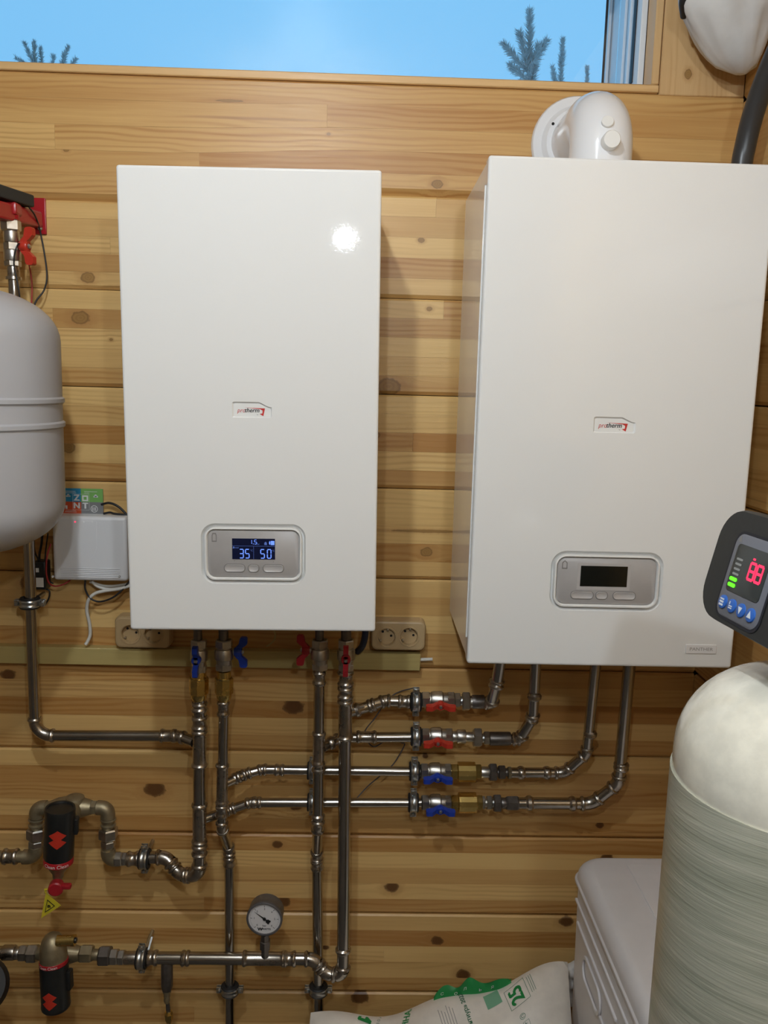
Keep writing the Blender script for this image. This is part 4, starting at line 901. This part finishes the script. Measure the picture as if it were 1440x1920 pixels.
for (y0, y1, w_, kind, m) in ((412, 434, 33, 'hex', 'nickel'), (433, 455, 28, 'r', 'nickel'), (454, 470, 27, 'hex', 'nickel'), (469, 490, 30, 'r', 'nickel'), (489, 500, 28, 'hex', 'nickel'), (499, 520, 22, 'r', 'press'), (519, 525, 28, 'r', 'press'), (524, 560, 20, 'r', 'steel')):
    x0_ = 20+(y0-412)*.05; pa, pb = P(x0_, y0, YS), P(x0_+(y1-y0)*.05, y1, YS); r_ = PXS(w_, YS)/2
    if kind == 'hex': hexa(pa, pb, r_*1.05, m, rootv)
    else: MB().lathe(pa, pb, [(0, r_*.93), (.1, r_), (.9, r_), (1, r_*.93)], 22).obj('body_section', m, rootv)
handle(rootv, P(36, 462, YS), V((1, -.25, 0)), UPV, 'red', 1.02)
def cable(label, pts, r, m, n=8, name='cable', cat='cable', group=None):
    o = MB().sweep(catmull([P(*p) for p in pts], n), r, 10).obj(name, m); return tag(o, label, cat, group)
cable('black sensor lead hanging down beside the red wall plate', [(54, 388, -.075), (66, 405, -.05), (75, 432, -.02), (84, 480, -.02), (88, 520, -.02), (82, 545, -.03), (66, 568, -.04), (60, 600, -.05)], .0016, 'cable_k')
cable('thin black lead looping in front of the nickel valve', [(45, 452, -.085), (33, 460, -.125), (27, 480, -.128), (27, 505, -.126), (33, 530, -.126), (36, 550, -.126), (38, 575, -.12)], .0014, 'cable_k')
cable('thin dark red lead dropping behind the grey tank', [(52, 485, -.06), (57, 510, -.05), (60, 535, -.05), (59, 570, -.05), (57, 600, -.05)], .0014, 'cable_r')

# ------------------------------------------------------------------ controller box, card, adapter, leads
YC = -.048
tl, br_ = P(96, 967, YC), P(239, 1091, YC)
cx, cz = (tl.x+br_.x)/2, (tl.z+br_.z)/2; w_, h_ = br_.x-tl.x, tl.z-br_.z
root = thing('controller_box', 'flat white heating controller box on the wall beside the left boiler', 'controller', (cx, -.024, br_.z))
MB().box((cx, YC/2-.001, cz), (w_, -YC-.002, h_), bev=.007, seg=3).obj('housing', 'white_pl', root)
fp = MB()
for k in range(6): fp.box((cx, YC-.0006, br_.z+.008+k*.0036), (w_-.030, .0014, .0016), bev=.0003, seg=1)
fp.obj('ribs', 'white_pl', root)
arc = [(w_*.10, h_*.93), (-w_*.36, h_*.93), (-w_*.36, h_*.17)]+[(w_*(-.30+.40*math.sin(math.radians(a))), h_*(.60-.42*math.cos(math.radians(a)))) for a in range(5, 96, 10)]
arc = [(x, y) for x, y in arc]
MB().prism(arc[::-1], V((cx, YC, br_.z)), V((1, 0, 0)), UPV, .0006, FR).obj('raised_field', 'white_pl', root)
for px, m in ((141, 'led_r'), (157, 'cap'), (173, 'cap')):
    MB().lathe(P(px, 978.5, YC), P(px, 978.5, YC-.0012), [(0, .0017), (1, .0014)], 10).obj('indicator', m, root)
for px, py in ((99, 1081), (224, 1081)):
    MB().lathe(P(px, py, YC), P(px, py, YC-.001), [(0, .0026), (1, .0024)], 12).obj('screw', 'dsteel', root)
yk = -.012
tl, br_ = P(112, 915, yk), P(194, 966, yk); w_, h_ = br_.x-tl.x, tl.z-br_.z
o0 = V((tl.x, yk, br_.z))
card = MB().box((tl.x+w_/2, yk+.0008, br_.z+h_/2), (w_, .0012, h_)).obj('plastic_card', 'c_grey')
tag(card, 'small plastic card in blue, green, orange and grey standing on the controller box', 'card')
sx = P(152, 940, yk).x-tl.x; sz = P(152, 941, yk).z-br_.z
for (x0, x1, z0, z1, m) in ((0, sx, sz, h_, 'c_blue'), (sx, w_, sz, h_, 'c_green'), (0, sx, 0, sz, 'c_org'), (sx, w_, 0, sz, 'c_grey')):
    MB().prism([(x0, z0), (x1, z0), (x1, z1), (x0, z1)], o0, XV, UPV, .0004, FR).obj('card_field', m, card)
tx_ = MB()
cf = lambda ox, oz: (lambda x, y, e=0: o0+V((ox+x, -.0007-e, oz+y)))
for ch, ox, oz in (('Z', sx-.0085, sz+.0075), ('O', sx+.0085, sz+.0075), ('N', sx-.0085, sz-.0085), ('T', sx+.0085, sz-.0085)):
    if ch == 'O':
        q = [(-.006, -.006), (.006, -.006), (.006, .006), (-.006, .006)]; i2 = [(x*.5, y*.5) for x, y in q]
        tx_.add([cf(ox, oz)(x, y) for x, y in q+i2], [(i, (i+1) % 4, 4+(i+1) % 4, 4+i) for i in range(4)])
    else: add_text(tx_, ch, .0165, cf(ox, oz), bold=.0009, sx=1.05)
fr_ = [(-.0165, -.0165), (.0165, -.0165), (.0165, .016), (-.0165, .016)]; f2 = [(x*.975, y*.975) for x, y in fr_]
tx_.add([cf(sx, sz)(x, y) for x, y in fr_+f2], [(i, (i+1) % 4, 4+(i+1) % 4, 4+i) for i in range(4)])
for (ox, oz, ww) in ((sx*.5, h_-.006, sx*.5), (sx*.5, h_-.009, sx*.55), (sx+.02, h_-.006, .026), (sx+.012, h_-.009, .010), (sx*.5, .0055, sx*.55), (sx*.5, .0088, sx*.5)):
    tx_.prism([(-ww/2, -.0004), (ww/2, -.0004), (ww/2, .0004), (-ww/2, .0004)], o0+V((ox, -.0006, oz)), XV, UPV, .0002, FR)
c1_ = circ(.0072, 24); c2_ = circ(.0060, 24)
tx_.add([cf(w_-.018, .0125)(x, y) for x, y in c1_+c2_], [(i, (i+1) % 24, 24+(i+1) % 24, 24+i) for i in range(24)])
for k in range(3): tx_.prism([(-.0040+k*.003, -.004), (-.0026+k*.003, -.004), (-.0026+k*.003, .004), (-.0040+k*.003, .003)], o0+V((w_-.018, -.0006, .0125)), XV, UPV, .0002, FR)
for ox, oz in ((w_-.0145, h_-.014), (sx*.40, h_-.014)):
    tx_.prism(circ(.0026, 12), o0+V((ox, -.0006, oz)), XV, UPV, .0002, FR); tx_.prism([(-.0045, -.003), (.0045, -.003), (.0045, .0), (-.0045, .0)], o0+V((ox, -.0006, oz-.0005)), XV, UPV, .0002, FR)
tx_.prism([(-.002, -.003), (.002, -.003), (.002, .004), (-.002, .004)], o0+V((sx*.30, -.0006, sz*.55)), XV, UPV, .0002, FR)
tx_.obj('card_print', 'c_print', card)
cable('thick black lead arching from behind the card to the left boiler', [(190, 946, -.012), (205, 943, -.014), (222, 950, -.016), (238, 966, -.018), (250, 985, -.018)], .0024, 'cable_k')
cable('black connector lead lying on top of the controller box', [(194, 963, -.02), (206, 961, -.02), (214, 963, -.022), (236, 966, -.022), (250, 972, -.02)], .0022, 'cable_k')
cable('black lead drooping in a loop below the controller box', [(160, 1088, -.035), (160, 1105, -.035), (170, 1122, -.035), (188, 1128, -.035), (212, 1120, -.035), (232, 1103, -.03), (250, 1080, -.02)], .0019, 'cable_k')
cable('cut white cable hanging down below the controller box', [(250, 1096, -.025), (225, 1104, -.03), (196, 1108, -.032), (178, 1113, -.033), (166, 1125, -.033), (163, 1145, -.028), (168, 1170, -.024), (169, 1190, -.022), (164, 1203, -.025), (160, 1209, -.028)], .0034, 'cable_w')
cable('upper white cable sagging under the controller box', [(168, 1090, -.025), (180, 1095, -.022), (198, 1099, -.02), (222, 1098, -.02), (250, 1092, -.02)], .0030, 'cable_w', group='white cables under the controller box')
cable('lower white cable sagging under the controller box', [(172, 1090, -.03), (184, 1100, -.028), (205, 1105, -.026), (228, 1102, -.026), (250, 1095, -.026)], .0030, 'cable_w', group='white cables under the controller box')
cable('dark red lead curling round the lower corner of the controller box', [(95, 1020, -.05), (88, 1045, -.055), (87, 1075, -.055), (92, 1093, -.05), (103, 1099, -.04), (118, 1096, -.03), (132, 1088, -.02)], .0016, 'cable_r')
root = thing('power_adapter', 'small black power adapter with white stickers beside the tank pipe', 'adapter', P(72, 1105, -.03))
a, b = P(61, 1053, -.032), P(87, 1106, -.032)
MB().box(((a+b)/2)+V((0, .014, 0)), (b.x-a.x, .030, a.z-b.z), bev=.003).obj('case', 'black', root)
for (x0, y0, x1, y1) in ((65, 1065, 73, 1073), (66, 1083, 82, 1101)):
    a, b = P(x0, y0, -.0335), P(x1, y1, -.0335); MB().box((a+b)/2, (b.x-a.x, .0008, a.z-b.z)).obj('sticker', 'cap', root)
cable('black lead running up from the power adapter', [(74, 1056, -.02), (74, 1040, -.02), (78, 1018, -.02), (80, 990, -.02)], .0024, 'cable_k')
cable('thin black lead beside the tank pipe', [(72, 1050, -.02), (66, 1036, -.02), (64, 1020, -.02), (64, 1000, -.02)], .0015, 'cable_k')
cable('black lead leaving the lower end of the power adapter', [(80, 1103, -.02), (92, 1107, -.02), (92, 1120, -.02), (86, 1132, -.015)], .0018, 'cable_k')
cable('black lead along the left side of the controller box', [(90, 1000, -.03), (86, 1030, -.03), (84, 1060, -.03), (86, 1085, -.025), (100, 1094, -.02)], .0015, 'cable_k')

# batten, sockets, small leads
bt = P(0, 1203, -.02); bz1 = 1.060; bz0 = 1.0235; bx1 = P(793, 1235, -.022).x
o = MB().box(((LX+bx1)/2, -.0125, (bz0+bz1)/2), (bx1-LX-.01, .022, bz1-bz0), bev=.0015, seg=1).obj('wooden_batten', 'batten'); o['tone'] = .3; o['seed'] = 3.3; o['knot'] = [0., -9., 0.]
tag(o, 'long greenish wooden batten screwed to the wall below the boilers', 'batten')
o = MB().lathe(P(784, 1237, -.012), P(811, 1236, -.014), [(0, .0036), (1, .0036)], 12).obj('cable_stub', 'cable_w'); tag(o, 'short white cable stub poking out of the batten end', 'cable')
def socket(label, x0, x1, y0, y1, cs):
    Y = -.034; a, b = P(x0, y0, Y), P(x1, y1, Y)
    cx, cz = (a.x+b.x)/2, (a.z+b.z)/2; w_, h_ = b.x-a.x, a.z-b.z
    root = thing('double_socket', label, 'socket', (cx, Y/2, b.z), 'double sockets')
    def rg(w, h, r, y): return [V((cx+p, y, cz+q)) for p, q in rrect(w, h, r, 6)]
    pl = MB().loops([rg(w_, h_, .012, -.001), rg(w_, h_, .012, Y+.005), rg(w_-.004, h_-.004, .011, Y+.001), rg(w_-.010, h_-.010, .009, Y)], True, True).obj('frame', 'beige', root)
    cut_list = []
    for (px, py) in cs:
        c = P(px, py, Y); r = PXS(18, Y)
        cut_list.append(MB().lathe(V((c.x, Y+.012, c.z)), V((c.x, Y-.02, c.z)), [(0, r*.92), (1, r)], 32).obj('c', 'beige', base=(0, 0, 0)))
        s = MB().lathe(V((c.x, Y+.0125, c.z)), V((c.x, Y-.0015, c.z)), [(0, r*.90), (.05, r*.91), (1, r*1.02), (1, r*1.13), (.85, r*1.14)], 32, caps=False)
        s.lathe(V((c.x, Y+.0135, c.z)), V((c.x, Y+.0110, c.z)), [(0, r*.92), (1, r*.92)], 32)
        so = s.obj('socket_well', 'beige', root)
        hl = MB()
        for sx_, sz_ in ((.50, .02), (-.42, .46)): hl.prism(circ(.0026, 12), V((c.x+sx_*r, Y+.0109, c.z+sz_*r)), XV, UPV, .0002, FR)
        hl.obj('pin_holes', 'darkhole', so)
        for dx_, dz_ in ((-.62, -.52), (.12, .72)): MB().box(V((c.x+dx_*r, Y+.007, c.z+dz_*r)), (.004, .007, .005), bev=.001).obj('earth_contact', 'pinmetal', so)
    M2 = pl; cut(M2, cut_list)
socket('beige double socket half hidden at the left boiler lower left corner', 214, 319, 1156, 1217, ((244, 1189), (287, 1190)))
socket('beige double socket at the left boiler lower right corner, fully visible', 697, 797, 1164, 1221, ((725, 1195), (767, 1194)))
cable('yellowish wire curling out below the left boiler', [(512, 1178, -.05), (516, 1190, -.045), (514, 1200, -.035), (506, 1208, -.026), (500, 1212, -.022)], .0016, 'cable_y')
o = MB().sweep(catmull([P(686, 1172, -.07), P(684, 1195, -.065), P(679, 1212, -.055), P(670, 1222, -.04)], 8), .0068, 14).obj('drain_hose', 'cable_n'); tag(o, 'short dark navy hose under the right end of the left boiler', 'hose')
cable('thin grey sensor wire strung behind the rows of pipes', [(776, 1290, -.03), (752, 1296, -.012), (736, 1304, -.012), (722, 1318, -.02), (704, 1345, -.03), (684, 1374, -.03), (700, 1400, -.01), (730, 1385, -.01), (752, 1392, -.012), (758, 1398, -.012), (738, 1432, -.012), (716, 1452, -.018), (690, 1474, -.02), (668, 1498, -.02), (650, 1520, -.012)], .0013, 'cable_g', name='sensor_wire')

# ------------------------------------------------------------------ softener: resin tank, control head, brine tank
TX, TY, TR = .456, -.92, .131
zA = 1.345
root = thing('resin_tank', 'tall fibreglass resin tank with a pale domed top at the right edge', 'tank', (TX, TY, 0))
zl = 1.228; zs = 1.250
MB().lathe((TX, TY, .03), (TX, TY, zl), [(0, TR*.98)]+[(k/40, TR) for k in range(1, 41)], 72).obj('wound_shell', 'fibre', root)
hd = zA-zs
MB().lathe((TX, TY, zl-.002), (TX, TY, zA), [(0, TR*.985), (.01, TR*.988), ((zs-zl)/(zA-zl), TR*.985)]+[((zs-zl+hd*math.sin(math.pi/2*k/14))/(zA-zl), max(.03, TR*.985*math.cos(math.pi/2*k/14)**.78)) for k in range(1, 15)], 72).obj('dome', 'liner', root)
MB().lathe((TX, TY, 0), (TX, TY, .06), [(0, TR*1.02), (.8, TR*1.02), (1, TR*.99)], 48).obj('foot', 'black', root)
# control head facing left
hx, hy = TX, TY
root = thing('control_head', 'black softener control head with red and green lights on a grey panel', 'controller', (hx, hy, zA-.004))
MB().lathe((hx, hy, zA), (hx, hy, zA+.03), [(0, .045), (.5, .045), (1, .05)], 32).obj('neck', 'head', root)
far = P(1326, 1062, -.85)
fh = V((-.16, -.985, 0)).normalized(); fh = V((.10, -.995, 0)).normalized()   # along the face, towards the room
nrm0 = V((-fh.y, fh.x, 0)); nrm0 = -nrm0 if nrm0.x > 0 else nrm0
tilt = math.radians(13); fu = (UPV*math.cos(tilt)-nrm0*math.sin(tilt)).normalized(); fn_ = (nrm0*math.cos(tilt)+UPV*math.sin(tilt)).normalized()
HC = {}
def head():
    Wd, Hd = .175, .118
    o = far + fh*(Wd/2) + fu*.010
    Hc = o
    def Q(s, t, d=0): return Hc+fh*s+fu*t+fn_*d
    out = rrect(Wd, Hd, .034, 8)
    loops_ = []
    for d, k in ((-.15, .88), (-.11, .97), (-.02, 1.0), (-.006, .985), (0, .95)):
        loops_.append([Q(x*k, y*k, d) for x, y in out])
    MB().loops(loops_, True, True).obj('cover', 'head', root)
    MB().box(Q(.02, Hd/2+.000, -.075), (.09, .06, .006), fh, fn_, fu, bev=.002).obj('lid', 'head', root)
    pw, ph = .074, .084; pcx = -.010; pcy = -.007
    pl = MB().loops([[Q(pcx+x, pcy+y, d) for x, y in rrect(pw-k, ph-k, .012, 6)] for d, k in ((-.001, 0), (.0012, 0), (.002, .003))], False, True).obj('panel', 'hpanel', root)
    ri = MB(); a = rrect(pw+.006, ph+.006, .014, 6); b = rrect(pw, ph, .012, 6); n = len(a)
    ri.add([Q(pcx+x, pcy+y, .0008) for x, y in a+b], [(i, (i+1) % n, n+(i+1) % n, n+i) for i in range(n)]); ri.obj('panel_gap', 'gasket', root)
    sw, sh = .059, .048; scy = .001
    sc = MB().loops([[Q(pcx+x, scy+y, d) for x, y in rrect(sw-k, sh-k, .005, 5)] for d, k in ((.0015, 0), (.0026, 0), (.0028, .001))], False, True).obj('screen', 'hscreen', pl)
    S = lambda x, y, e=0: Q(pcx+x, scy+y, .0031+e)
    # red digits, green lamps, unlit marks
    dm = MB()
    def bar(x0, y0, x1, y1, w=.0026):
        a = V((x0, y0)); b = V((x1, y1)); n2 = V((-(b-a).y, (b-a).x)).normalized()*w/2
        dm.add([S(*(a-n2)), S(*(b-n2)), S(*(b+n2)), S(*(a+n2))], [(0, 1, 2, 3)])
    for ox in (.002, .0142):
        for s in ((0, 0, .009, 0), (0, .008, .009, .008), (0, .016, .009, .016), (0, 0, 0, .008), (0, .008, 0, .016), (.009, 0, .009, .008), (.009, .008, .009, .016)): bar(ox+s[0], s[1]-.006, ox+s[2], s[3]-.006)
    bar(.003, .014, .007, .014, .002)
    dm.obj('digits', 'led_r', sc)
    for yy in (-.0175, -.0115): MB().prism([(x, y) for x, y in rrect(.013, .0038, .0018, 4)], S(-.0195, yy), fh, fu, .0004, fn_).obj('green_lamp', 'led_g', sc)
    mk = MB()
    for yy in (-.006, -.001, .004, .009): mk.prism(rrect(.011, .0022, .001, 3), S(-.0185, yy), fh, fu, .0002, fn_)
    mk.obj('screen_marks', 'hmark', sc)
    for i in range(4):
        c = Q(pcx-.0255+i*.0168, -.0355, .002); b = MB().loops([[c+fh*x+fu*y+fn_*d for x, y in circ(r, 20)] for d, r in ((0, .0070), (.0015, .0068), (.002, .0057))], False, True).obj('button', 'btn', pl)
        s = MB(); o2 = c+fn_*.0022
        if i == 3: s.prism([(-.0035, -.003), (.0035, -.003), (0, .004)], o2, fh, fu, .0002, fn_)
        elif i == 2: s.prism([(-.0035, .003), (0, -.004), (.0035, .003)], o2, fh, fu, .0002, fn_)
        elif i == 1:
            for q in ((-.003, -.003, .003, -.0018), (-.003, -.001, .003, .0002), (-.003, .001, -.0015, .004)): s.prism([(q[0], q[1]), (q[2], q[1]), (q[2], q[3]), (q[0], q[3])], o2, fh, fu, .0002, fn_)
        else:
            for q in ((-.0035, -.004, .0035, -.002), (-.0035, -.001, .0035, .001), (-.0035, .002, .0035, .0035)): s.prism([(q[0], q[1]), (q[2], q[1]), (q[2], q[3]), (q[0], q[3])], o2, fh, fu, .0002, fn_)
        s.obj('symbol', 'sym', b)
    lg = MB(); lg.prism([(-.003, 0), (.003, 0), (0, .007)], Q(pcx-.029, .0265, .0021), fh, fu, .0002, fn_); lg.obj('panel_mark', 'icon', pl)
head()

# brine tank
def brine():
    Yf = -.075; c0 = P(1083, 1628, Yf)
    x0 = c0.x-.013; x1 = RX-.012; y1 = Yf; y0 = -.56; zt = P(1125, 1606, Yf-.02).z-.002
    root = thing('brine_tank', 'pale grey plastic brine tank with lid, behind the fibreglass tank', 'tank', ((x0+x1)/2, (y0+y1)/2, 0))
    cx, cy = (x0+x1)/2, (y0+y1)/2; w_, d_ = x1-x0, y1-y0
    def rg(w, d, r, z): return [V((cx+p, cy+q, z)) for p, q in rrect(w, d, r, 6)]
    zr = zt-.042
    MB().loops([rg(w_-.03, d_-.03, .03, .002), rg(w_-.012, d_-.012, .035, zr-.01), rg(w_-.012, d_-.012, .035, zr)], True, True).obj('body', 'brine', root)
    MB().loops([rg(w_-.004, d_-.004, .038, zr-.004), rg(w_+.002, d_+.002, .04, zr-.002), rg(w_+.002, d_+.002, .04, zr+.003), rg(w_-.004, d_-.004, .038, zr+.006)], True, True).obj('rim', 'brine', root)
    L = [rg(w_-.004, d_-.004, .04, zr+.005)]
    for k in range(9):
        a = math.pi/2*k/8; L.append(rg(w_-.004-.05*(1-math.cos(a)), d_-.004-.05*(1-math.cos(a)), .045, zr+.010+.032*math.sin(a)))
    lid = MB().loops(L, True, True).obj('lid', 'brine', root)
    MB().box((cx+.035, cy, zt-.0008), (w_-.13, d_-.09, .006), bev=.0025).obj('lid_plate', 'brine', lid)
    for (za, ya, yb, t) in ((zr-.045, y0+.04, y1-.03, .006), (zr-.085, y0+.16, y1-.05, .008), (zr-.15, y0+.06, y0+.25, .007), (zr-.20, y0+.10, y0+.24, .006)):
        MB().box((x0+.0055, (ya+yb)/2, za), (.006, yb-ya, t), bev=.0025).obj('side_rib', 'brine', root)
    h = MB(); o_ = V((x0+.004, y1-.17, zr-.135)); lo_ = rrect(.13, .055, .026, 6); li_ = rrect(.115, .042, .02, 6); n = len(lo_)
    h.loops([[o_+V((d, p, q)) for p, q in lp] for d, lp in ((.003, lo_), (-.001, lo_), (-.001, li_), (.003, li_))], False, False); h.obj('hand_grip', 'brine', root)
brine()

# ------------------------------------------------------------------ salt sack
def sack():
    YA = -.085
    A = P(1062, 1836, YA); Wd = .55; Ln = .50
    ang = math.radians(38)
    eu = V((1, 0, .13)).normalized(); ev = V((-.06, -math.cos(ang), -math.sin(ang))).normalized(); en = eu.cross(ev)
    en = en if en.z > 0 else -en
    O = A-eu*Wd+V((0, 0, .006))
    def surf(u, v, off=0, side=1):
        # u 0..1 across, v 0..1 from the far edge to the near edge
        b = (max(0, math.sin(math.pi*u))**.42)*(max(0, math.sin(math.pi*v))**.42)
        wr = .006*math.sin(9*u+5*v)*math.sin(7*v+2)+.004*math.sin(23*u-6*v)+.003*math.sin(31*v+11*u)
        edge = .016*math.sin(6.5*u+1.2)*(1-v)**3+.010*math.sin(15*u)*(1-v)**4
        sag = -.05*math.exp(-((u-.16)/.26)**2)*(1-v)+.016*math.exp(-((u-.9)/.2)**2)*(1-v)
        h = .066*b*(1 if side > 0 else .75)+wr*b*1.6
        return O+eu*(Wd*u)+ev*(Ln*v)+V((0, 0, edge+sag))+en*(side*h+off)
    mb = MB(); n, m_ = 56, 46
    for side in (1, -1):
        vs = [surf(i/n, j/m_, 0, side) for j in range(m_+1) for i in range(n+1)]
        mb.add(vs, [(j*(n+1)+i, j*(n+1)+i+1, (j+1)*(n+1)+i+1, (j+1)*(n+1)+i) for j in range(m_) for i in range(n)])
    root = mb.obj('salt_sack', 'bag', angle=80, base=surf(.5, 1, 0, -1)); tag(root, 'white woven sack with green print, leaning at the foot of the wall', 'sack')
    # find (u,v) for a picture position by search on the visible surface
    def proj(p):
        d = p-CAM; z = d.dot(_f); return 720+FPX*d.dot(_r)/z, 960-FPX*d.dot(_u)/z
    grid = [(i/120, j/120, proj(surf(i/120, j/120))) for i in range(121) for j in range(90)]
    def find(px, py):
        return min(grid, key=lambda g: (g[2][0]-px)**2+(g[2][1]-py)**2)[:2]
    def printer(px, py, rot, m, nm, items):
        u0, v0 = find(px, py); c, s = math.cos(rot), math.sin(rot); t = MB()
        fn = lambda x, y, e=0: surf(min(.985, max(.015, u0+(x*c-y*s)/Wd)), min(.985, max(.012, v0-(x*s+y*c)/Ln)), .0009+e)
        for it in items:
            if it[0] == 't': add_text(t, it[1], it[2], lambda x, y, e=0, a=it[3], b=it[4]: fn(x+a, y+b, e), bold=it[5] if len(it) > 5 else 0)
            elif it[0] == 'r':
                x0, y0, x1, y1 = it[1:5]; nn = 6
                vs = [fn(x0+(x1-x0)*i/nn, y0+(y1-y0)*j/nn) for j in range(nn+1) for i in range(nn+1)]
                t.add(vs, [(j*(nn+1)+i, j*(nn+1)+i+1, (j+1)*(nn+1)+i+1, (j+1)*(nn+1)+i) for j in range(nn) for i in range(nn)])
        t.obj(nm, m, root)
    R = math.radians
    printer(968, 1866, R(108), 'g_print', 'print_number', [('t', '25', .036, 0, 0, .0016)])
    fr = .0008
    printer(968, 1866, R(108), 'dg_print', 'print_box', [('r', -.023, -.021, .023, -.021+fr), ('r', -.023, .021-fr, .023, .021), ('r', -.023, -.021, -.023+fr, .021), ('r', .023-fr, -.021, .023, .021)]+[('r', -.018, -.027-k*.004, .018, -.0262-k*.004) for k in range(3)])
    printer(922, 1875, R(108), 'lg_print', 'print_block', [('r', -.016, -.016, .016, .016)])
    printer(922, 1875, R(108), 'g_print', 'print_bars', [('r', -.016, .012-k*.006, .016, .014-k*.006) for k in range(5)])
    printer(873, 1896, R(108), 'dg_print', 'print_word', [('t', '«антиур» 2022', .013, .0, 0, .0003)])
    printer(838, 1905, R(108), 'grey_print', 'print_lines', [('r', -.03, .012-k*.0055, .022-.006*(k % 3), .0132-k*.0055) for k in range(6)])
    printer(765, 1906, R(80), 'g_print', 'print_word', [('t', 'ННАЯ', .018, 0, 0, .0005)])
    printer(688, 1908, R(75), 'g_print', 'print_letter', [('t', 'Р', .040, 0, 0, .0015)])
    printer(714, 1908, R(80), 'dg_print', 'print_word', [('t', 'В О Д Ы', .008, -.004, 0)])
    printer(975, 1908, R(20), 'dg_print', 'print_symbols', [('t', '©', .016, .004, -.002), ('t', '+', .014, .004, -.018), ('r', .0, -.028, .0006, -.012), ('r', .012, -.028, .0126, -.012), ('r', 0, -.028, .012, -.0274), ('r', 0, -.0126, .012, -.012)])
    # green gusset standing up behind the far edge
    g = MB(); nn = 40; prof_ = []
    us = [find(x, y)[0] for x, y in ((812, 1878), (955, 1832))]
    rows = []
    for i in range(nn+1):
        t = i/nn; u = us[0]+(us[1]-us[0])*t; h = .030*math.sin(math.pi*min(1, t*1.03))**.5*(.75+.25*math.sin(t*17))
        b = surf(u, .02); rows.append((b+V((0, .004, -.010)), b+V((0, .006+.004*math.sin(t*20), h*.5)), b+V((.004*math.sin(t*9), .010+.005*math.sin(t*14), h))))
    vs = [p for r in rows for p in r]; g.add(vs, [(i*3+k, i*3+k+1, (i+1)*3+k+1, (i+1)*3+k) for i in range(nn) for k in range(2)])
    vs2 = [p+V((0, .0012, 0)) for p in vs]; g.add(vs2, [(i*3+k, (i+1)*3+k, (i+1)*3+k+1, i*3+k+1) for i in range(nn) for k in range(2)])
    go = g.obj('green_gusset', 'g_print', root, angle=70)
    gt = MB()
    for t_, ch in ((.12, 'С'), (.28, 'О'), (.42, 'Л'), (.6, 'Ь'), (.75, 'Я')):
        i = int(t_*nn); c = (rows[i][1]+rows[i][2])/2*.5+(rows[i][0]+rows[i][1])/2*.5
        add_text(gt, ch, .010, lambda x, y, e=0: c+V((x, -.0055, y*.9+.002+x*.3)))
    gt.obj('gusset_lettering', 'cap', go)
sack()
q = P(1069, 1832, -.05)
L_ = []
o = MB().sweep(catmull([P(1066, 1880, -.05), P(1064, 1850, -.05), P(1068, 1828, -.05), P(1078, 1812, -.05), P(1092, 1822, -.05)], 6), [.014+.003*math.sin(k) for k in range(25)], 14).obj('plastic_film', 'cloth'); tag(o, 'scrap of white plastic film squeezed between sack and brine tank', 'bag')
